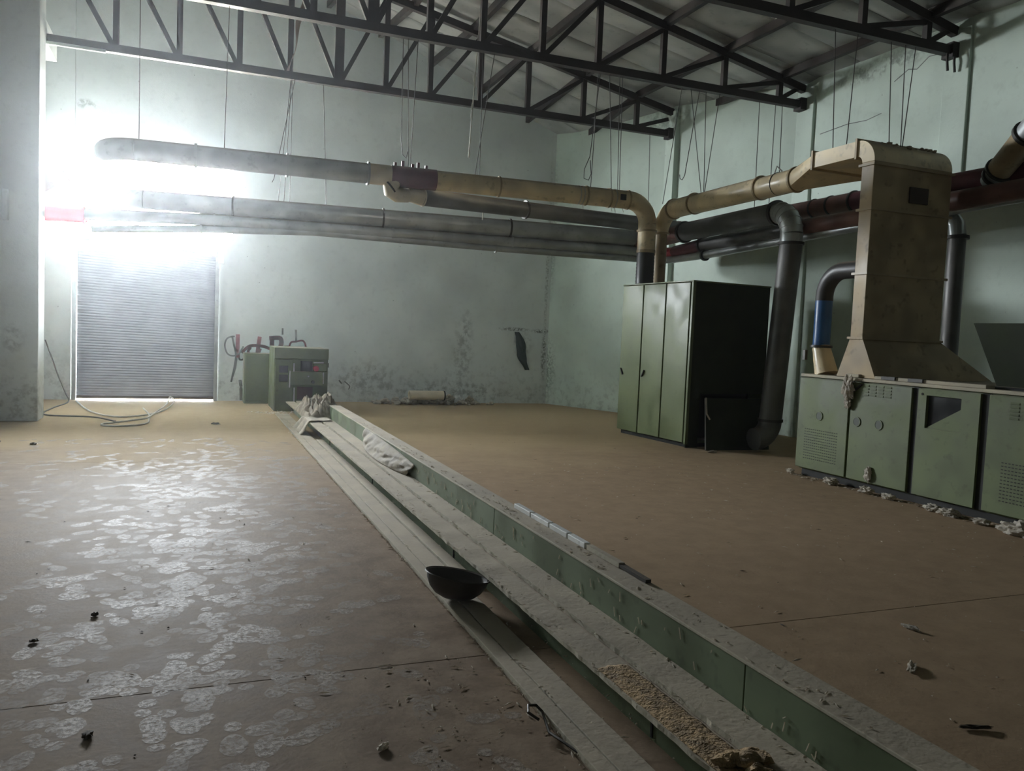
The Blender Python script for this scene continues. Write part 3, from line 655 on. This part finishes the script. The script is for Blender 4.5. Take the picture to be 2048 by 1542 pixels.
# ------------------------------------------------------------------ green opener machine on the right
MC = thing('opener_machine', (7.5, 5.5, 0), 'low dusty green machine with panel doors under the cream tower', 'machine')
MB().box(6.94, 3.0, .08, 8.75, 7.84, 1.20).build('body', GREEND, MC, bevel=.01)
MB().box(6.96, 3.02, 0, 8.7, 7.80, .08).build('plinth', INTERIOR, MC)
MB().box(6.90, 3.0, 1.20, 8.76, 7.85, 1.235).build('top_plate', DUSTED, MC, bevel=.006)
pan = [(7.05, 7.85), (6.20, 7.02), (5.42, 6.12), (4.45, 5.33), (3.4, 4.38)]
for i, (a, b) in enumerate(pan):
    if i == 2:
        y0, y1, z0, z1 = 5.62, 6.02, .79, 1.12
        m = MB().box(6.895, a, .10, 6.94, b, z0).box(6.895, a, z1, 6.94, b, 1.185).box(6.895, a, z0, 6.94, y0, z1).box(6.895, y1, z0, 6.94, b, z1)
        dr = m.build('panel_door', GREEND, MC)
        MB().box(6.932, y0, z0, 6.938, y1, z1).build('window', GLASSD, dr)
        MB().prism([(y0, z0), (y1, z0), (y0, z1-.1)], 'x', 6.915, 6.932).build('deflector', GREEND, dr)
        MB().tube([(6.89, 6.07, 1.13), (6.9, 6.07, 1.13)], .012, 10).build('screw', INTERIOR, dr)
    else:
        dr = MB().box(6.895, a, .10, 6.94, b, 1.185).build('panel_door', GREEND, MC, bevel=.006)
    ports = {0: [7.49], 1: [6.91, 6.60]}.get(i, [])
    for y in ports:
        q = MB().ring((6.892, y, .75), PX, .045, .055, .012, 20).build('port_rim', GREEND, dr, smooth=True)
        MB().tube([(6.888, y, .75), (6.90, y, .75)], .046, 20).build('port_cover', M('port_dark', (.055, .065, .045), .5) if 'port_dark' not in MATS else MATS['port_dark'], dr)
    lv = {1: (6.45, 6.86, 1.05, 4, 4), 3: (4.55, 5.13, .98, 5, 5), 4: (3.6, 4.2, .98, 5, 5)}.get(i)
    if lv:
        ya, yb_, z0, rows, cols = lv
        for rr in range(rows):
            for cc in range(cols):
                y = ya+(yb_-ya)*(cc+.5)/cols; z = z0+rr*.034; hwid = (yb_-ya)/cols*.38
                MB().hexa([(6.896, y-hwid, z), (6.896, y+hwid, z), (6.886, y+hwid, z), (6.886, y-hwid, z)], [(6.897, y-hwid, z+.022), (6.897, y+hwid, z+.022), (6.895, y+hwid, z+.022), (6.895, y-hwid, z+.022)]).build('louvre', GREEND, dr)
    if i in (0, 3):
        m = MB(); yc = (a+b)/2
        for rr in range(12):
            for cc in range(16): m.box(6.8935, yc-.26+cc*.034, .22+rr*.032, 6.896, yc-.26+cc*.034+.02, .22+rr*.032+.008)
        tag(m.build('vent_slots', INTERIOR, dr), kind='stuff')
for (a, b) in ((7.02, 7.05), (6.12, 6.20), (5.33, 5.42), (4.38, 4.45)): MB().box(6.925, a, .09, 6.945, b, 1.19).build('door_gap', INTERIOR, MC)
MB().beam((6.89, 7.00, 1.06), (6.89, 6.86, 1.17), .012, .05, up=(1, 0, 0)).build('latch', INTERIOR, MC)
MB().box(6.93, 5.4, 1.235, 7.05, 6.74, 1.27).build('top_rail', DUSTED, MC, bevel=.005)
MB().box(7.05, 4.6, 1.235, 7.3, 6.0, 1.25).build('cover_strip', INTERIOR, MC)
for k, (y, z) in enumerate(((7.05, 1.26), (6.55, 1.26), (6.2, 1.26))): MB().box(6.91, y-.1, z-.02, 6.96, y+.08, z+.015).build('hinge', RINGM if k else DUSTED, MC)
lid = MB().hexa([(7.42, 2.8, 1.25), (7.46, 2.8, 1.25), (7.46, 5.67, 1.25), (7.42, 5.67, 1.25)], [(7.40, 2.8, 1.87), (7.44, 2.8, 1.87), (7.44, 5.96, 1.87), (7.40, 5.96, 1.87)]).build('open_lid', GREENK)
tag(lid, 'dark slanted sheet metal lid standing open on the machine at right edge', 'lid')

# ------------------------------------------------------------------ small machine by the back wall
SM = thing('control_machine', (1.83, 15.4, 0), 'small green control machine standing before the red scrawl', 'machine')
U = lambda c: 1.37+(c-652)/585.; V = lambda c: 1.15-(c-490)/555.
MB().box(1.37, 15.02, 0, 2.32, 16.1, 1.15).build('body', GREEND, SM, bevel=.012)
MB().box(1.37, 14.97, .95, 2.32, 15.02, 1.15).build('top_fascia', GREEN, SM, bevel=.008)
MB().box(U(660), 14.99, 0.0, U(840), 15.02, .94).build('left_door', GREEND, SM, bevel=.006)
for a in (670, 760): MB().box(U(700), 14.975, V(a+70), U(790), 14.992, V(a)).build('display', GLASSD, SM, bevel=.003)
MB().box(U(920), 14.985, V(720), U(1040), 15.02, V(620)).build('upper_bay', GLASSD, SM)
MB().box(U(800), 14.86, V(860), U(1145), 15.02, V(722)).build('crossbox', GREEND, SM, bevel=.01)
MB().box(U(1050), 14.93, V(720), U(1190), 15.02, V(640)).build('side_box', GREEND, SM, bevel=.008)
MB().box(U(890), 15.0, V(1010), U(1050), 15.021, V(880)).build('lower_recess', M('rust_red_bay', (.07, .035, .03), .7), SM)
for (x0, a, b) in ((840, 640, 722), (800, 715, 882), (848, 882, 1060), (1145, 725, 840)): MB().tube([(U(x0), 14.84, V(a)), (U(x0), 14.84, V(b))], .012, 8).build('handrail', STEEL, SM, smooth=True)
MB().tube([(U(1045), 14.9, V(630)), (U(1150), 14.9, V(630))], .012, 8).build('handrail', STEEL, SM, smooth=True)
MB().tube([(U(1070), 14.86, V(690)), (U(1070), 14.93, V(690))], .05, 18).build('red_knob', SIGN, SM, smooth=True)
MB().tube([(U(1040), 14.83, V(825)), (U(1040), 14.86, V(825))], .03, 14).build('dial', INTERIOR, SM); MB().tube([(U(990), 14.835, V(768)), (U(990), 14.86, V(768))], .015, 12).build('lamp_stud', STEEL, SM)
MB().box(2.32, 15.2, .80, 2.36, 15.3, .88).build('side_lug', INTERIOR, SM)
GB = thing('electrical_cabinet', (1.15, 16.6, 0), 'plain green box cabinet by the back wall left of the control machine', 'cabinet')
MB().box(.94, 16.45, .0, 1.62, 16.95, .98).build('body', GREEN, GB, bevel=.01); MB().box(.97, 16.435, .05, 1.58, 16.45, .94).build('door', GREEN, GB, bevel=.004)
m = MB()
for k in range(5): m.tube([(.90+.012*k, 16.9, .02), (.89+.01*k, 16.88, .25), (.91-.01*k, 16.9, .42), (.93-.01*k, 16.92, .3)], .01, 6)
m.build('cable_bunch', DARKC, GB, smooth=True)

# ------------------------------------------------------------------ rolling shutter
SH = thing('door_1', (-.8, 16.95, 0), 'grey steel rolling shutter hanging loose and slanting at the top', 'shutter', kind='structure')
SX0, SX1 = -2.0, .40; NS = 58; pitch = 2.90/NS
def sag(u): return 2.98-.135*u
m = MB(); nseg = 5; rows = []
for i in range(NS):
    for k in range(nseg): rows.append((i+k/nseg, .013*sin(pi*k/nseg)))
rows.append((NS, 0)); nx = 10; vs = []; fs = []
for (q, off) in rows:
    for j in range(nx+1):
        u = j/nx; z = .05+(sag(u)-.05)*q/NS; vs.append((SX0+(SX1-SX0)*u, 16.93-off, z))
for i in range(len(rows)-1):
    for j in range(nx): a = i*(nx+1)+j; fs.append((a, a+1, a+nx+2, a+nx+1))
m.add(vs, fs); m.build('slat_curtain', SHUT, SH, smooth=True, solid=.004)
MB().box(SX0, 16.91, .03, SX1, 16.95, .085).build('bottom_bar', RINGM, SH)
for x in (SX0-.04, SX1+.03): MB().box(x-.035, 16.88, 0, x+.035, 16.985, 3.02 if x < 0 else 2.92).build('guide_rail', GALV, SH, bevel=.004)
for (u0_, u1_) in ((.0, .12), (.14, .47), (.50, .98)):
    pa = Vector((SX0+(SX1-SX0)*u0_, 16.93, sag(u0_)+.015)); pb = Vector((SX0+(SX1-SX0)*u1_, 16.93, sag(u1_)+.015))
    MB().tube([pa, pb], .02, 10).build('top_rod', GALV, SH, smooth=True)
for u_ in (.10, .17, .45, .53, .86, .92): MB().box(SX0+2.4*u_-.05, 16.90, sag(u_)-.01, SX0+2.4*u_+.05, 16.96, sag(u_)+.05).build('end_lock', SHUT, SH, bevel=.004)
MB().box(.44, 16.86, 2.70, .56, 17.0, 3.06).build('bracket', PLASTER, SH, bevel=.005)

# stub duct near the column
ST = thing('stub_duct', (-2.1, 15.0, 3.6), 'short grey duct stub angled behind the left column', 'duct')
MB().tube([(-2.55, 15, 3.45), (-2.28, 15.0, 3.66), (-1.98, 15.0, 3.86)], .15, 20).build('pipe_section', DARKP, ST, smooth=True); flange(ST, (-1.98, 15, 3.86), (.3, 0, .2), .15, DARKP)

# ------------------------------------------------------------------ bale-plucker track: strips, rail, suction duct
strip_lab = ['narrow dusty floor strip nearest the open left floor', 'middle dusty floor strip beside the outer strip', 'inner dusty floor strip closest to the raised rail']
for i, (a, b, y0, y1, h) in enumerate(((1.352, 1.424, -1.0, 14.5, .030), (1.436, 1.560, -1.0, 14.4, .024), (1.572, 1.66, 4.6, 11.0, .034))):
    m = MB(); n = 60
    def top(u, v, a=a, b=b, y0=y0, y1=y1, h=h): return None
    vs = []; fs = []
    for k in range(n+1):
        y = y0+(y1-y0)*k/n; e = .004*noise.noise(Vector((y*2.3, i*5, 0)))
        vs += [(a+e, y, 0), (b+e, y, 0), (b+e, y, h), (a+e, y, h)]
    for k in range(n):
        for q in range(4): fs.append((k*4+q, k*4+(q+1) % 4, k*4+4+(q+1) % 4, k*4+4+q))
    fs += [(0, 1, 2, 3), tuple(range(4*n, 4*n+4))]
    tag(m.add(vs, fs).build('floor_strip', DUSTED, bevel=.003), strip_lab[i], 'strip', 'floor strips beside the track')
RL = thing('track_rail', (1.75, 6, 0), 'raised dusty double rail of the long machine track', 'rail')
MB().box(1.69, -1, 0, 1.88, 14.7, .185).build('web', DUCTG, RL)
def rag_edge(a, b, z0, z1, y0, y1, amp, seed, nn=420):
    m = MB(); vs = []; fs = []
    for k in range(nn+1):
        y = y0+(y1-y0)*k/nn
        e = amp*(noise.noise(Vector((y*9, seed, 0)))+.6*noise.noise(Vector((y*31, seed, 3)))); dz = .004*noise.noise(Vector((y*5, seed, 7)))
        vs += [(a+e, y, z0), (b, y, z0), (b, y, z1+dz), (a+e, y, z1+dz)]
    for k in range(nn):
        for q in range(4): fs.append((k*4+q, k*4+(q+1) % 4, k*4+4+(q+1) % 4, k*4+4+q))
    fs += [(0, 1, 2, 3), tuple(range(4*nn, 4*nn+4))]
    return m.add(vs, fs)
rag_edge(1.555, 1.704, .182, .202, -1, 14.75, .007, 1).build('rail_cap', DUSTED, RL)
rag_edge(1.735, 1.895, .188, .212, -1, 14.78, .004, 2).build('rail_cap', DUSTED, RL)
MB().box(1.704, -1, .16, 1.735, 14.7, .168).build('groove', INTERIOR, RL)
for y in (2.62, 5.2, 7.9, 10.6): MB().box(1.684, y-.006, .01, 1.692, y+.006, .18).build('web_joint', INTERIOR, RL)
SD = thing('suction_duct', (1.97, 5, 0), 'long green suction duct with dusty top running down the middle of the hall', 'duct')
ysd = [-1, 2.35, 5.0, 7.6, 10.0, 12.0]
for a, b in zip(ysd[:-1], ysd[1:]):
    MB().box(1.898, a+.002, 0, 2.04, b-.002, .39).build('duct_section', DUCTG, SD, bevel=.004)
MB().box(1.892, -1, .388, 2.05, 12.02, .402).build('top_cover', DUSTED, SD, bevel=.003)
# fabric heap, draped cloth, torn sheet
m = MB()
def heap(u, v):
    x = 1.55+.62*u; y = 11.95+1.5*v
    b = max(0, sin(pi*u))**.5*max(0, sin(pi*v))**.45
    f = abs(sin(8*u+6*v+5*noise.noise(Vector((u*2.5, v*3, 2)))))+.5*abs(sin(21*u-15*v+6*noise.noise(Vector((u*5, v*5, 6))))); z = .205+b*(.15+.10*f+.14*noise.noise(Vector((u*4, v*5, 9)))+.05*noise.noise(Vector((u*15, v*17, 9))))
    return Vector((x+.04*noise.noise(Vector((u*6, v*6, 4))), y, max(.204, z)))
m.grid(heap, 70, 90); m.add([(1.6, 12.0, .2), (2.1, 12.0, .2), (2.1, 13.4, .2), (1.6, 13.4, .2)], [(3, 2, 1, 0)])
tag(m.build('cloth_heap', CLOTHB, smooth=True, fix=False), 'crumpled dusty cloth heap at far end of the suction duct', 'cloth')
m = MB(); prof = [(1.86, .226), (1.74, .222), (1.60, .222), (1.548, .214), (1.53, .15), (1.51, .08), (1.47, .01)]
def drape(u, v):
    k = u*(len(prof)-1); i = min(int(k), len(prof)-2); f = k-i; x = prof[i][0]*(1-f)+prof[i+1][0]*f; z = prof[i][1]*(1-f)+prof[i+1][1]*f
    y = 11.55+(.55+.35*u)*v+.05*noise.noise(Vector((u*3, v*3, 1)))
    return Vector((x-.05*max(0, u-.45)*(1+sin(v*14))*1.2, y, max(.006, z+.012*noise.noise(Vector((u*7, v*9, 5))))))
m.grid(drape, 30, 24); tag(m.build('draped_cloth', CLOTH, smooth=True, fix=False, solid=.006), 'pale cloth draped over the rail below the cloth heap', 'cloth')
m = MB()
def torn(u, v):
    y = 9.3-2.25*u; lean = .10*sin(pi*min(1, u*1.0))**.7
    x0, z0 = 1.888, .395-.06*u*u; x1, z1 = 1.88-lean-.02, .218
    x = x0*(1-v)+x1*v-.035*sin(v*pi)*(.6+1.3*noise.noise(Vector((u*9+v*2, v*2, 0))))+.012*noise.noise(Vector((u*24, v*5, 2)))*sin(v*pi); z = z0*(1-v)+z1*v
    return Vector((x, y+.25*v*(u-.3), z))
m.grid(torn, 70, 14); tag(m.build('torn_sheet', CLOTHD, smooth=True, fix=False, solid=.005), 'torn dusty sheet sagging off the side of the suction duct', 'sheet')

# bowl lying tilted on the strips
BW = thing('iron_bowl', (1.39, 4.2, 0), 'shallow black iron bowl lying tilted on the floor strips', 'bowl')
prof = [(0, 0), (.07, .004), (.115, .03), (.15, .075), (.172, .13), (.18, .175), (.191, .178)]
seg = 40; vs = []; fs = []
prof2 = prof+[(.188, .185), (.174, .176), (.165, .13), (.142, .08), (.107, .038), (.06, .015), (0, .012)]
prof2 = [(rr, z*.74) for rr, z in prof2]
for (rr, z) in prof2: vs += [(rr*cos(2*pi*k/seg), rr*sin(2*pi*k/seg), z) for k in range(seg)]
for i in range(len(prof2)-1):
    for k in range(seg): fs.append((i*seg+k, i*seg+(k+1) % seg, (i+1)*seg+(k+1) % seg, (i+1)*seg+k))
vd = Vector((1.39, 4.2, 0)).normalized(); rd = Vector((vd.y, -vd.x, 0))
rotm = Matrix.Rotation(radians(9), 3, vd) @ Matrix.Rotation(radians(-6), 3, rd)
m = MB(); base = Vector((1.405, 4.30, .031)); lo = min((rotm @ Vector(p)).z for p in vs)
m.add([base+rotm @ Vector(p)-Vector((0, 0, lo)) for p in vs], fs); bo = m.build('shell', IRON, BW, smooth=True)
h0 = base+rotm @ Vector((rd*.17+PZ*.133))-Vector((0, 0, lo)); h1 = base+rotm @ Vector((rd*.215+PZ*.133))-Vector((0, 0, lo))
MB().beam(h0, h1, .03, .008).build('lug', IRON, BW)
# white bar on the duct top
WBAR = thing('broken_tube_light', (2.02, 4.2, .41), 'broken white plastic strip lying along the edge of the suction duct top', 'strip')
pa, pb = Vector((2.025, 4.93, .418)), Vector((2.025, 3.5, .418)); ks = [0, .2, .4, .58, .74]
for a, b in zip(ks[:-1], ks[1:]): MB().beam(pa.lerp(pb, a+.006), pa.lerp(pb, b-.006), .038, .032).build('strip_piece', WHITEP, WBAR, bevel=.004)
MB().beam(pa.lerp(pb, .75), pa.lerp(pb, 1.0), .034, .026).build('strip_piece', DUSTED, WBAR)
MB().beam(pa.lerp(pb, 1.0), pa.lerp(pb, 1.18)-PZ*.004, .03, .016).build('dark_end', IRON, WBAR)
# tan fibre mat and its tuft on the rail
m = MB()
def matf(u, v):
    y = 1.7+1.15*v; x = 1.562+.14*u+.008*noise.noise(Vector((y*14, u, 2)))
    return Vector((x, y, .205+.010*sin(pi*u)*(.6+.4*noise.noise(Vector((x*40, y*12, 1))))+.003*noise.noise(Vector((x*90, y*70, 4)))))
m.grid(matf, 14, 120); tag(m.build('fibre_mat', TAN, smooth=True, fix=False, solid=.004), 'tan matted fibre strip lying on the near end of the rail', 'fibre')
m = MB()
for k in range(9): m.blob((1.66+random.uniform(-.06, .06), 2.02+random.uniform(-.06, .08), .225), random.uniform(.02, .04), k, amp=.6, sub=2, sq=(1.2, 1, .6))
tag(m.build('fibre_tuft', TAN, smooth=True), 'brown fibre tuft on the rail at the bottom edge', 'fibre')

# ------------------------------------------------------------------ things along the back wall and on the floor
m = MB()
for k in range(150):
    u = random.gauss(0, 1); x = 4.5+u*.62; y = 16.62+random.gauss(0, .13); h = .09*math.exp(-((x-4.5)/.9)**2)
    if x < 3.5 or x > 6.3: continue
    m.blob((x, min(16.9, y), random.uniform(.01, .04+h)), random.uniform(.03, .075), k, amp=.5, freq=2, sub=2, floor=.001)
tag(m.build('waste_pile', COTTON, smooth=True), 'low pile of cotton waste along the foot of the back wall', 'waste', kind='stuff')
CR = thing('cardboard_roll', (4.6, 16.5, .1), 'pale cardboard roll lying on the cotton waste by the back wall', 'roll')
MB().ring((4.6, 16.45, .20), PX, .075, .10, .74, 28).build('tube', CARD, CR, smooth=True); MB().tube([(4.97, 16.45, .2), (5.0, 16.45, .2)], .105, 24).build('dark_end_cap', INTERIOR, CR, smooth=True)
for k, x in enumerate((5.15, 5.35, 5.62)):
    tag(MB().blob((x, 16.6, .09), .11-.015*k, 40+k, amp=.6, freq=2.2, sub=3, sq=(1.1, .6, 1.0), floor=.0).build('plastic_scrap', WHITEP if k == 1 else COTTOND, smooth=True),
        ['crumpled grey scrap beside the cardboard roll end', 'crumpled whitish plastic scrap right of the cardboard roll', 'small crumpled scrap at the right end of the waste pile'][k], 'scrap')
m = MB()
def ragf(u, v):
    wdt = .10+.16*sin(pi*min(1, v*1.1))*(.8+.4*noise.noise(Vector((v*5, 1, 1)))); x = 6.80+.27*v+(u-.5)*wdt+.03*sin(v*7)
    return Vector((x, 16.96-.05*sin(pi*u)-.02*noise.noise(Vector((u*5, v*6, 3))), 1.62-.85*v))
m.grid(ragf, 12, 26); tag(m.build('hanging_rag', RAG, smooth=True, fix=False, solid=.008), 'dark green rag hanging on the back wall near the corner', 'rag')
# cable on the floor near the shutter
def cable(name, pts, r, mat, label):
    out = []
    P = [Vector(p) for p in pts]; P = [P[0]]+P+[P[-1]]
    for i in range(1, len(P)-2):
        for k in range(8):
            t = k/8; p0, p1_, p2, p3 = P[i-1:i+3]
            out.append(.5*((2*p1_)+(-p0+p2)*t+(2*p0-5*p1_+4*p2-p3)*t*t+(-p0+3*p1_-3*p2+p3)*t**3))
    out.append(P[-1]); return tag(MB().tube(out, r, 7).build(name, mat, smooth=True), label, 'cable')
cable('loose_cable', [(-1.95, 16.5, .02), (-1.5, 14.6, .02), (-1.0, 13.9, .015), (-.5, 14.6, .02), (-.3, 15.9, .06), (-.38, 16.6, .10), (-.42, 15.4, .06), (-.6, 14.0, .02), (-.62, 13.0, .015), (-1.0, 12.7, .015), (-1.2, 12.95, .015), (-.85, 13.35, .02), (-.6, 13.5, .06), (-.72, 14.2, .12)], .013, STRAWM, 'pale looped cable lying on the floor before the shutter')
cable('fallen_wire', [(-2.5, 16.85, 1.1), (-2.38, 16.82, .75), (-2.28, 16.8, .45), (-2.15, 16.7, .15), (-2.05, 16.3, .02), (-2.15, 15.2, .015), (-2.1, 14.2, .015), (-1.4, 13.9, .012), (-1.05, 13.3, .012)], .012, DARKC, 'dark wire running down the wall and along the floor by the column')
# rope, pink strip on the truss
RP = thing('frayed_rope', (4.08, 12.5, 4.1), 'frayed whitish rope dangling from the roof above the cream pipe', 'rope')
wire(RP, 'cord', [(4.2, 12.5, 7.1), (4.15, 12.5, 6.5), (4.1, 12.5, 5.4), (4.05, 12.5, 4.35)], .009, ROPE)
for k, z in enumerate((4.4, 4.62, 5.0, 5.15, 5.6)): MB().blob((4.06+.02*(z-4.35), 12.5, z), .03, k, amp=.6, sub=2, sq=(.5, .5, 2.0)).build('fray', ROPE, RP, smooth=True)
m = MB()
def pinkf(u, v): return Vector((1.64-.24*v+(u-.5)*(.05+.05*sin(v*6))+.02*sin(v*11), 13.98+.03*sin(v*9+u), 7.05-1.35*v))
m.grid(pinkf, 4, 30); tag(m.build('cloth_strip', PINK, smooth=True, fix=False, solid=.01), 'faded pink cloth strip tied to the farthest truss', 'cloth')

# cotton tufts at the machine foot and elsewhere
tuft_spots = [((6.72, 4.80, .04), .12, 'large white cotton tuft at the machine foot by right edge'), ((6.84, 7.02, 1.12), .085, 'cotton tuft caught on the top corner of the machine doors'), ((6.86, 7.03, .96), .05, 'small cotton wisp hanging below the tuft on the machine doors'),
              ((6.80, 7.15, .04), .06, 'cotton tuft under the gap of the first machine doors'), ((6.87, 6.68, .20), .05, 'cotton wisp stuck low on the second machine door'), ((6.80, 6.62, .04), .055, 'cotton tuft on floor below the wisp on second door'),
              ((6.79, 6.3, .03), .05, 'cotton tuft on floor at the second wide door gap'), ((6.78, 5.75, .03), .06, 'flat cotton tuft below the window door'), ((6.76, 5.55, .03), .07, 'wider cotton tuft below the right side of window door'),
              ((6.74, 5.2, .03), .05, 'cotton tuft beside the largest tuft on the floor'), ((6.84, 7.86, .04), .035, 'tiny cotton tuft at the left foot of the machine')]
for i, (c, rr, lab) in enumerate(tuft_spots):
    v = c[2] > .1
    tag(MB().blob(c, rr, 60+i, amp=.55, freq=2.0, sub=4, sq=(.5, .8, 1.5) if v else (1, 1.5, .6), floor=.001).build('cotton_tuft', COTTON, smooth=True), lab, 'cotton tuft', 'cotton tufts by the machine')
deb = [((-.675, 4.29, 0), .026, LEAF, 'dark dry leaf on the left floor', 1.0), ((-.337, 3.25, 0), .028, LEAF, 'curled dark scrap at the bottom left of the floor', 1.6), ((3.77, 3.28, 0), .035, COTTON, 'pale cotton scrap alone on the right brown floor', 2.2),
       ((3.05, 2.30, 0), .022, LEAF, 'thin dark stick on the right floor near the bottom', 4.5), ((3.3, 2.85, 0), .035, COTTOND, 'slim pale scrap on the floor right of the suction duct', 3.0), ((4.4, 3.0, 0), .035, COTTOND, 'slim scrap on the floor at far right', 3.0),
       ((6.9, 9.55, 0), .07, COTTOND, 'small scrap before the leaning panel', 1.5), ((.68, 2.85, 0), .03, COTTON, 'small white lump near the bottom of the open floor', 1.2), ((-.45, 4.6, 0), .03, IRON, 'dark pebble beside the dry leaf', 1.0),
       ((-2.2, 11.2, 0), .07, LEAF, 'dark rubble lump on the floor near left edge', 1.5), ((-1.75, 11.0, 0), .05, LEAF, 'smaller rubble lump beside the larger one at left edge', 1.5), ((.35, 13.0, 0), .06, LEAF, 'scrap on the far floor before the green box cabinet', 1.6)]
for i, (c, rr, mt_, lab, st_) in enumerate(deb):
    ang_ = random.uniform(0, 3)
    o = MB().blob((0, 0, 0), rr, 90+i, amp=.6, freq=2, sub=3, sq=(st_*.7, .55, .35), floor=-.004)
    o = o.build('floor_scrap', mt_, smooth=True); o.location = (c[0], c[1], .005); o.rotation_euler.z = ang_ if st_ < 4 else -.35
    tag(o, lab, 'scrap', 'scraps on the floor')
hk = MB().tube([(1.30, 2.83, .035), (1.27, 2.87, .05), (1.29, 2.92, .055), (1.33, 2.93, .045), (1.345, 2.90, .03), (1.31, 2.75, .02), (1.34, 2.66, .015), (1.36, 2.58, .015)], .006, 7).build('bent_wire', IRON, smooth=True)
tag(hk, 'short bent dark wire lying at the edge of the outer floor strip', 'wire')

# shoe prints and loose lint: nobody could count them
m = MB(); rnd = random.Random(3)
sole = [(.055*cos(a)*(1.0 if sin(a) > 0 else .85), .02+.085*sin(a)) for a in [2*pi*k/14 for k in range(14)]]
heel = [(.036*cos(a), -.125+.042*sin(a)) for a in [2*pi*k/10 for k in range(10)]]
def stamp(x, y, th, s, z):
    c_, s_ = cos(th), sin(th)
    for poly in (sole, heel):
        m.add([(x+s*(p[0]*c_-p[1]*s_), y+s*(p[0]*s_+p[1]*c_), z) for p in poly], [tuple(range(len(poly)))])
cnt = 0
while cnt < 680:
    x = rnd.uniform(-2.0, 1.30); y = rnd.uniform(2.2, 11.5)
    dens = math.exp(-((x+.15-.03*y)/.75)**2)*(1 if y < 8.5 else max(.0, 1-(y-8.5)/3))
    if rnd.random() > .12+.88*dens: continue
    stamp(x, y, rnd.gauss(-.4, .8)+(pi if rnd.random() < .5 else 0), rnd.uniform(.78, 1.02), .0006+cnt*5e-7); cnt += 1
tag(m.build('shoe_prints', PRINT, fix=False), 'pale overlapping shoe prints in the floor dust', 'footprints', kind='stuff')
m = MB(); 
def speck(x, y, z, s, el=1.0):
    a = rnd.uniform(0, 6.3); c_, s_ = cos(a)*s*el, sin(a)*s*el; p = Vector((x, y, z))
    m.add([p+Vector((c_, s_, .1*s)), p+Vector((-c_, -s_, .2*s)), p+Vector((-s_/el*.6, c_/el*.6, .1*s)), p+Vector((s_/el*.6, -c_/el*.6, .3*s)), p+Vector((0, 0, .55*s))], [(0, 2, 4), (2, 1, 4), (1, 3, 4), (3, 0, 4)])
for k in range(2600):
    t_ = rnd.random()
    if t_ < .30: x, y, z = 1.35+rnd.gauss(0, .012), rnd.uniform(1.8, 12), .01
    elif t_ < .42: x, y, z = rnd.choice((1.43, 1.566, 1.67))+rnd.gauss(0, .01), rnd.uniform(1.8, 11), .028
    elif t_ < .58: x, y, z = rnd.choice((1.556, 1.72, 1.73, 1.60))+rnd.gauss(0, .008), rnd.uniform(1.8, 12), .208
    elif t_ < .68: x, y, z = 1.90+abs(rnd.gauss(0, .05)), rnd.uniform(1.8, 10), .403
    elif t_ < .72: x, y, z = 1.85+rnd.uniform(0, .04), rnd.uniform(1.8, 8), .212
    elif t_ < .75: x, y, z = rnd.uniform(-.4, 1.35), rnd.uniform(2.2, 7), .003
    elif t_ < .93: x, y, z = rnd.uniform(2.1, 6.8), rnd.uniform(2.2, 9), .003
    else: x, y, z = rnd.gauss(1.05, .2), rnd.uniform(2.2, 3.6), .003
    speck(x, y, z, rnd.choice((.003, .005, .007, .010)), rnd.choice((1, 1, 2, 3)))
for k in range(200): speck(6.83+rnd.gauss(0, .04), rnd.uniform(3.6, 7.9), .003, rnd.uniform(.01, .028), 1.3)
for k in range(60): speck(1.35+rnd.gauss(0, .2), 14.7+rnd.gauss(0, .1), .003, rnd.uniform(.015, .035), 1.3)
for k in range(60):          # wisps on the duct face
    y = rnd.uniform(1.9, 7); z = rnd.uniform(.23, .38); l_ = rnd.uniform(.01, .05); m.beam((1.893, y, z), (1.893, y+rnd.uniform(-.02, .02), z-l_), .003, .003)
tag(m.build('floor_lint', LINT, fix=False), 'loose cotton lint specks scattered over floor and track', 'lint', kind='stuff')
m = MB()
for k in range(110):
    x, y = (rnd.uniform(2.2, 6.5), rnd.uniform(2.2, 11)) if rnd.random() < .6 else (rnd.uniform(-1.8, 1.2), rnd.uniform(2.3, 10))
    speck(x, y, .002, rnd.uniform(.004, .011), rnd.choice((1, 1.5, 2.5)))
tag(m.build('floor_crumbs', LEAF, fix=False), 'dark crumbs and leaf bits scattered over the floor', 'crumbs', kind='stuff')

# ------------------------------------------------------------------ thin haze added to give the bloom around the bright bay
HAZE_D, HAZE_G = .0025, .86
hm = bpy.data.materials.new('glow_haze'); hm.use_nodes = True; t = hm.node_tree
t.nodes.remove(t.nodes['Principled BSDF']); vs_ = N(t, 'ShaderNodeVolumeScatter')
vs_.inputs['Color'].default_value = (.93, .97, 1, 1); vs_.inputs['Density'].default_value = HAZE_D; vs_.inputs['Anisotropy'].default_value = HAZE_G
t.links.new(vs_.outputs[0], t.nodes['Material Output'].inputs['Volume'])
hz = MB().box(-3.2, -14.6, -.2, 10.6, 17.4, 8.8).build('glow_haze', hm)
tag(hz, 'thin white haze added to the hall air for the glow around the bay', 'haze', kind='stuff')
S.cycles.volume_bounces = 0
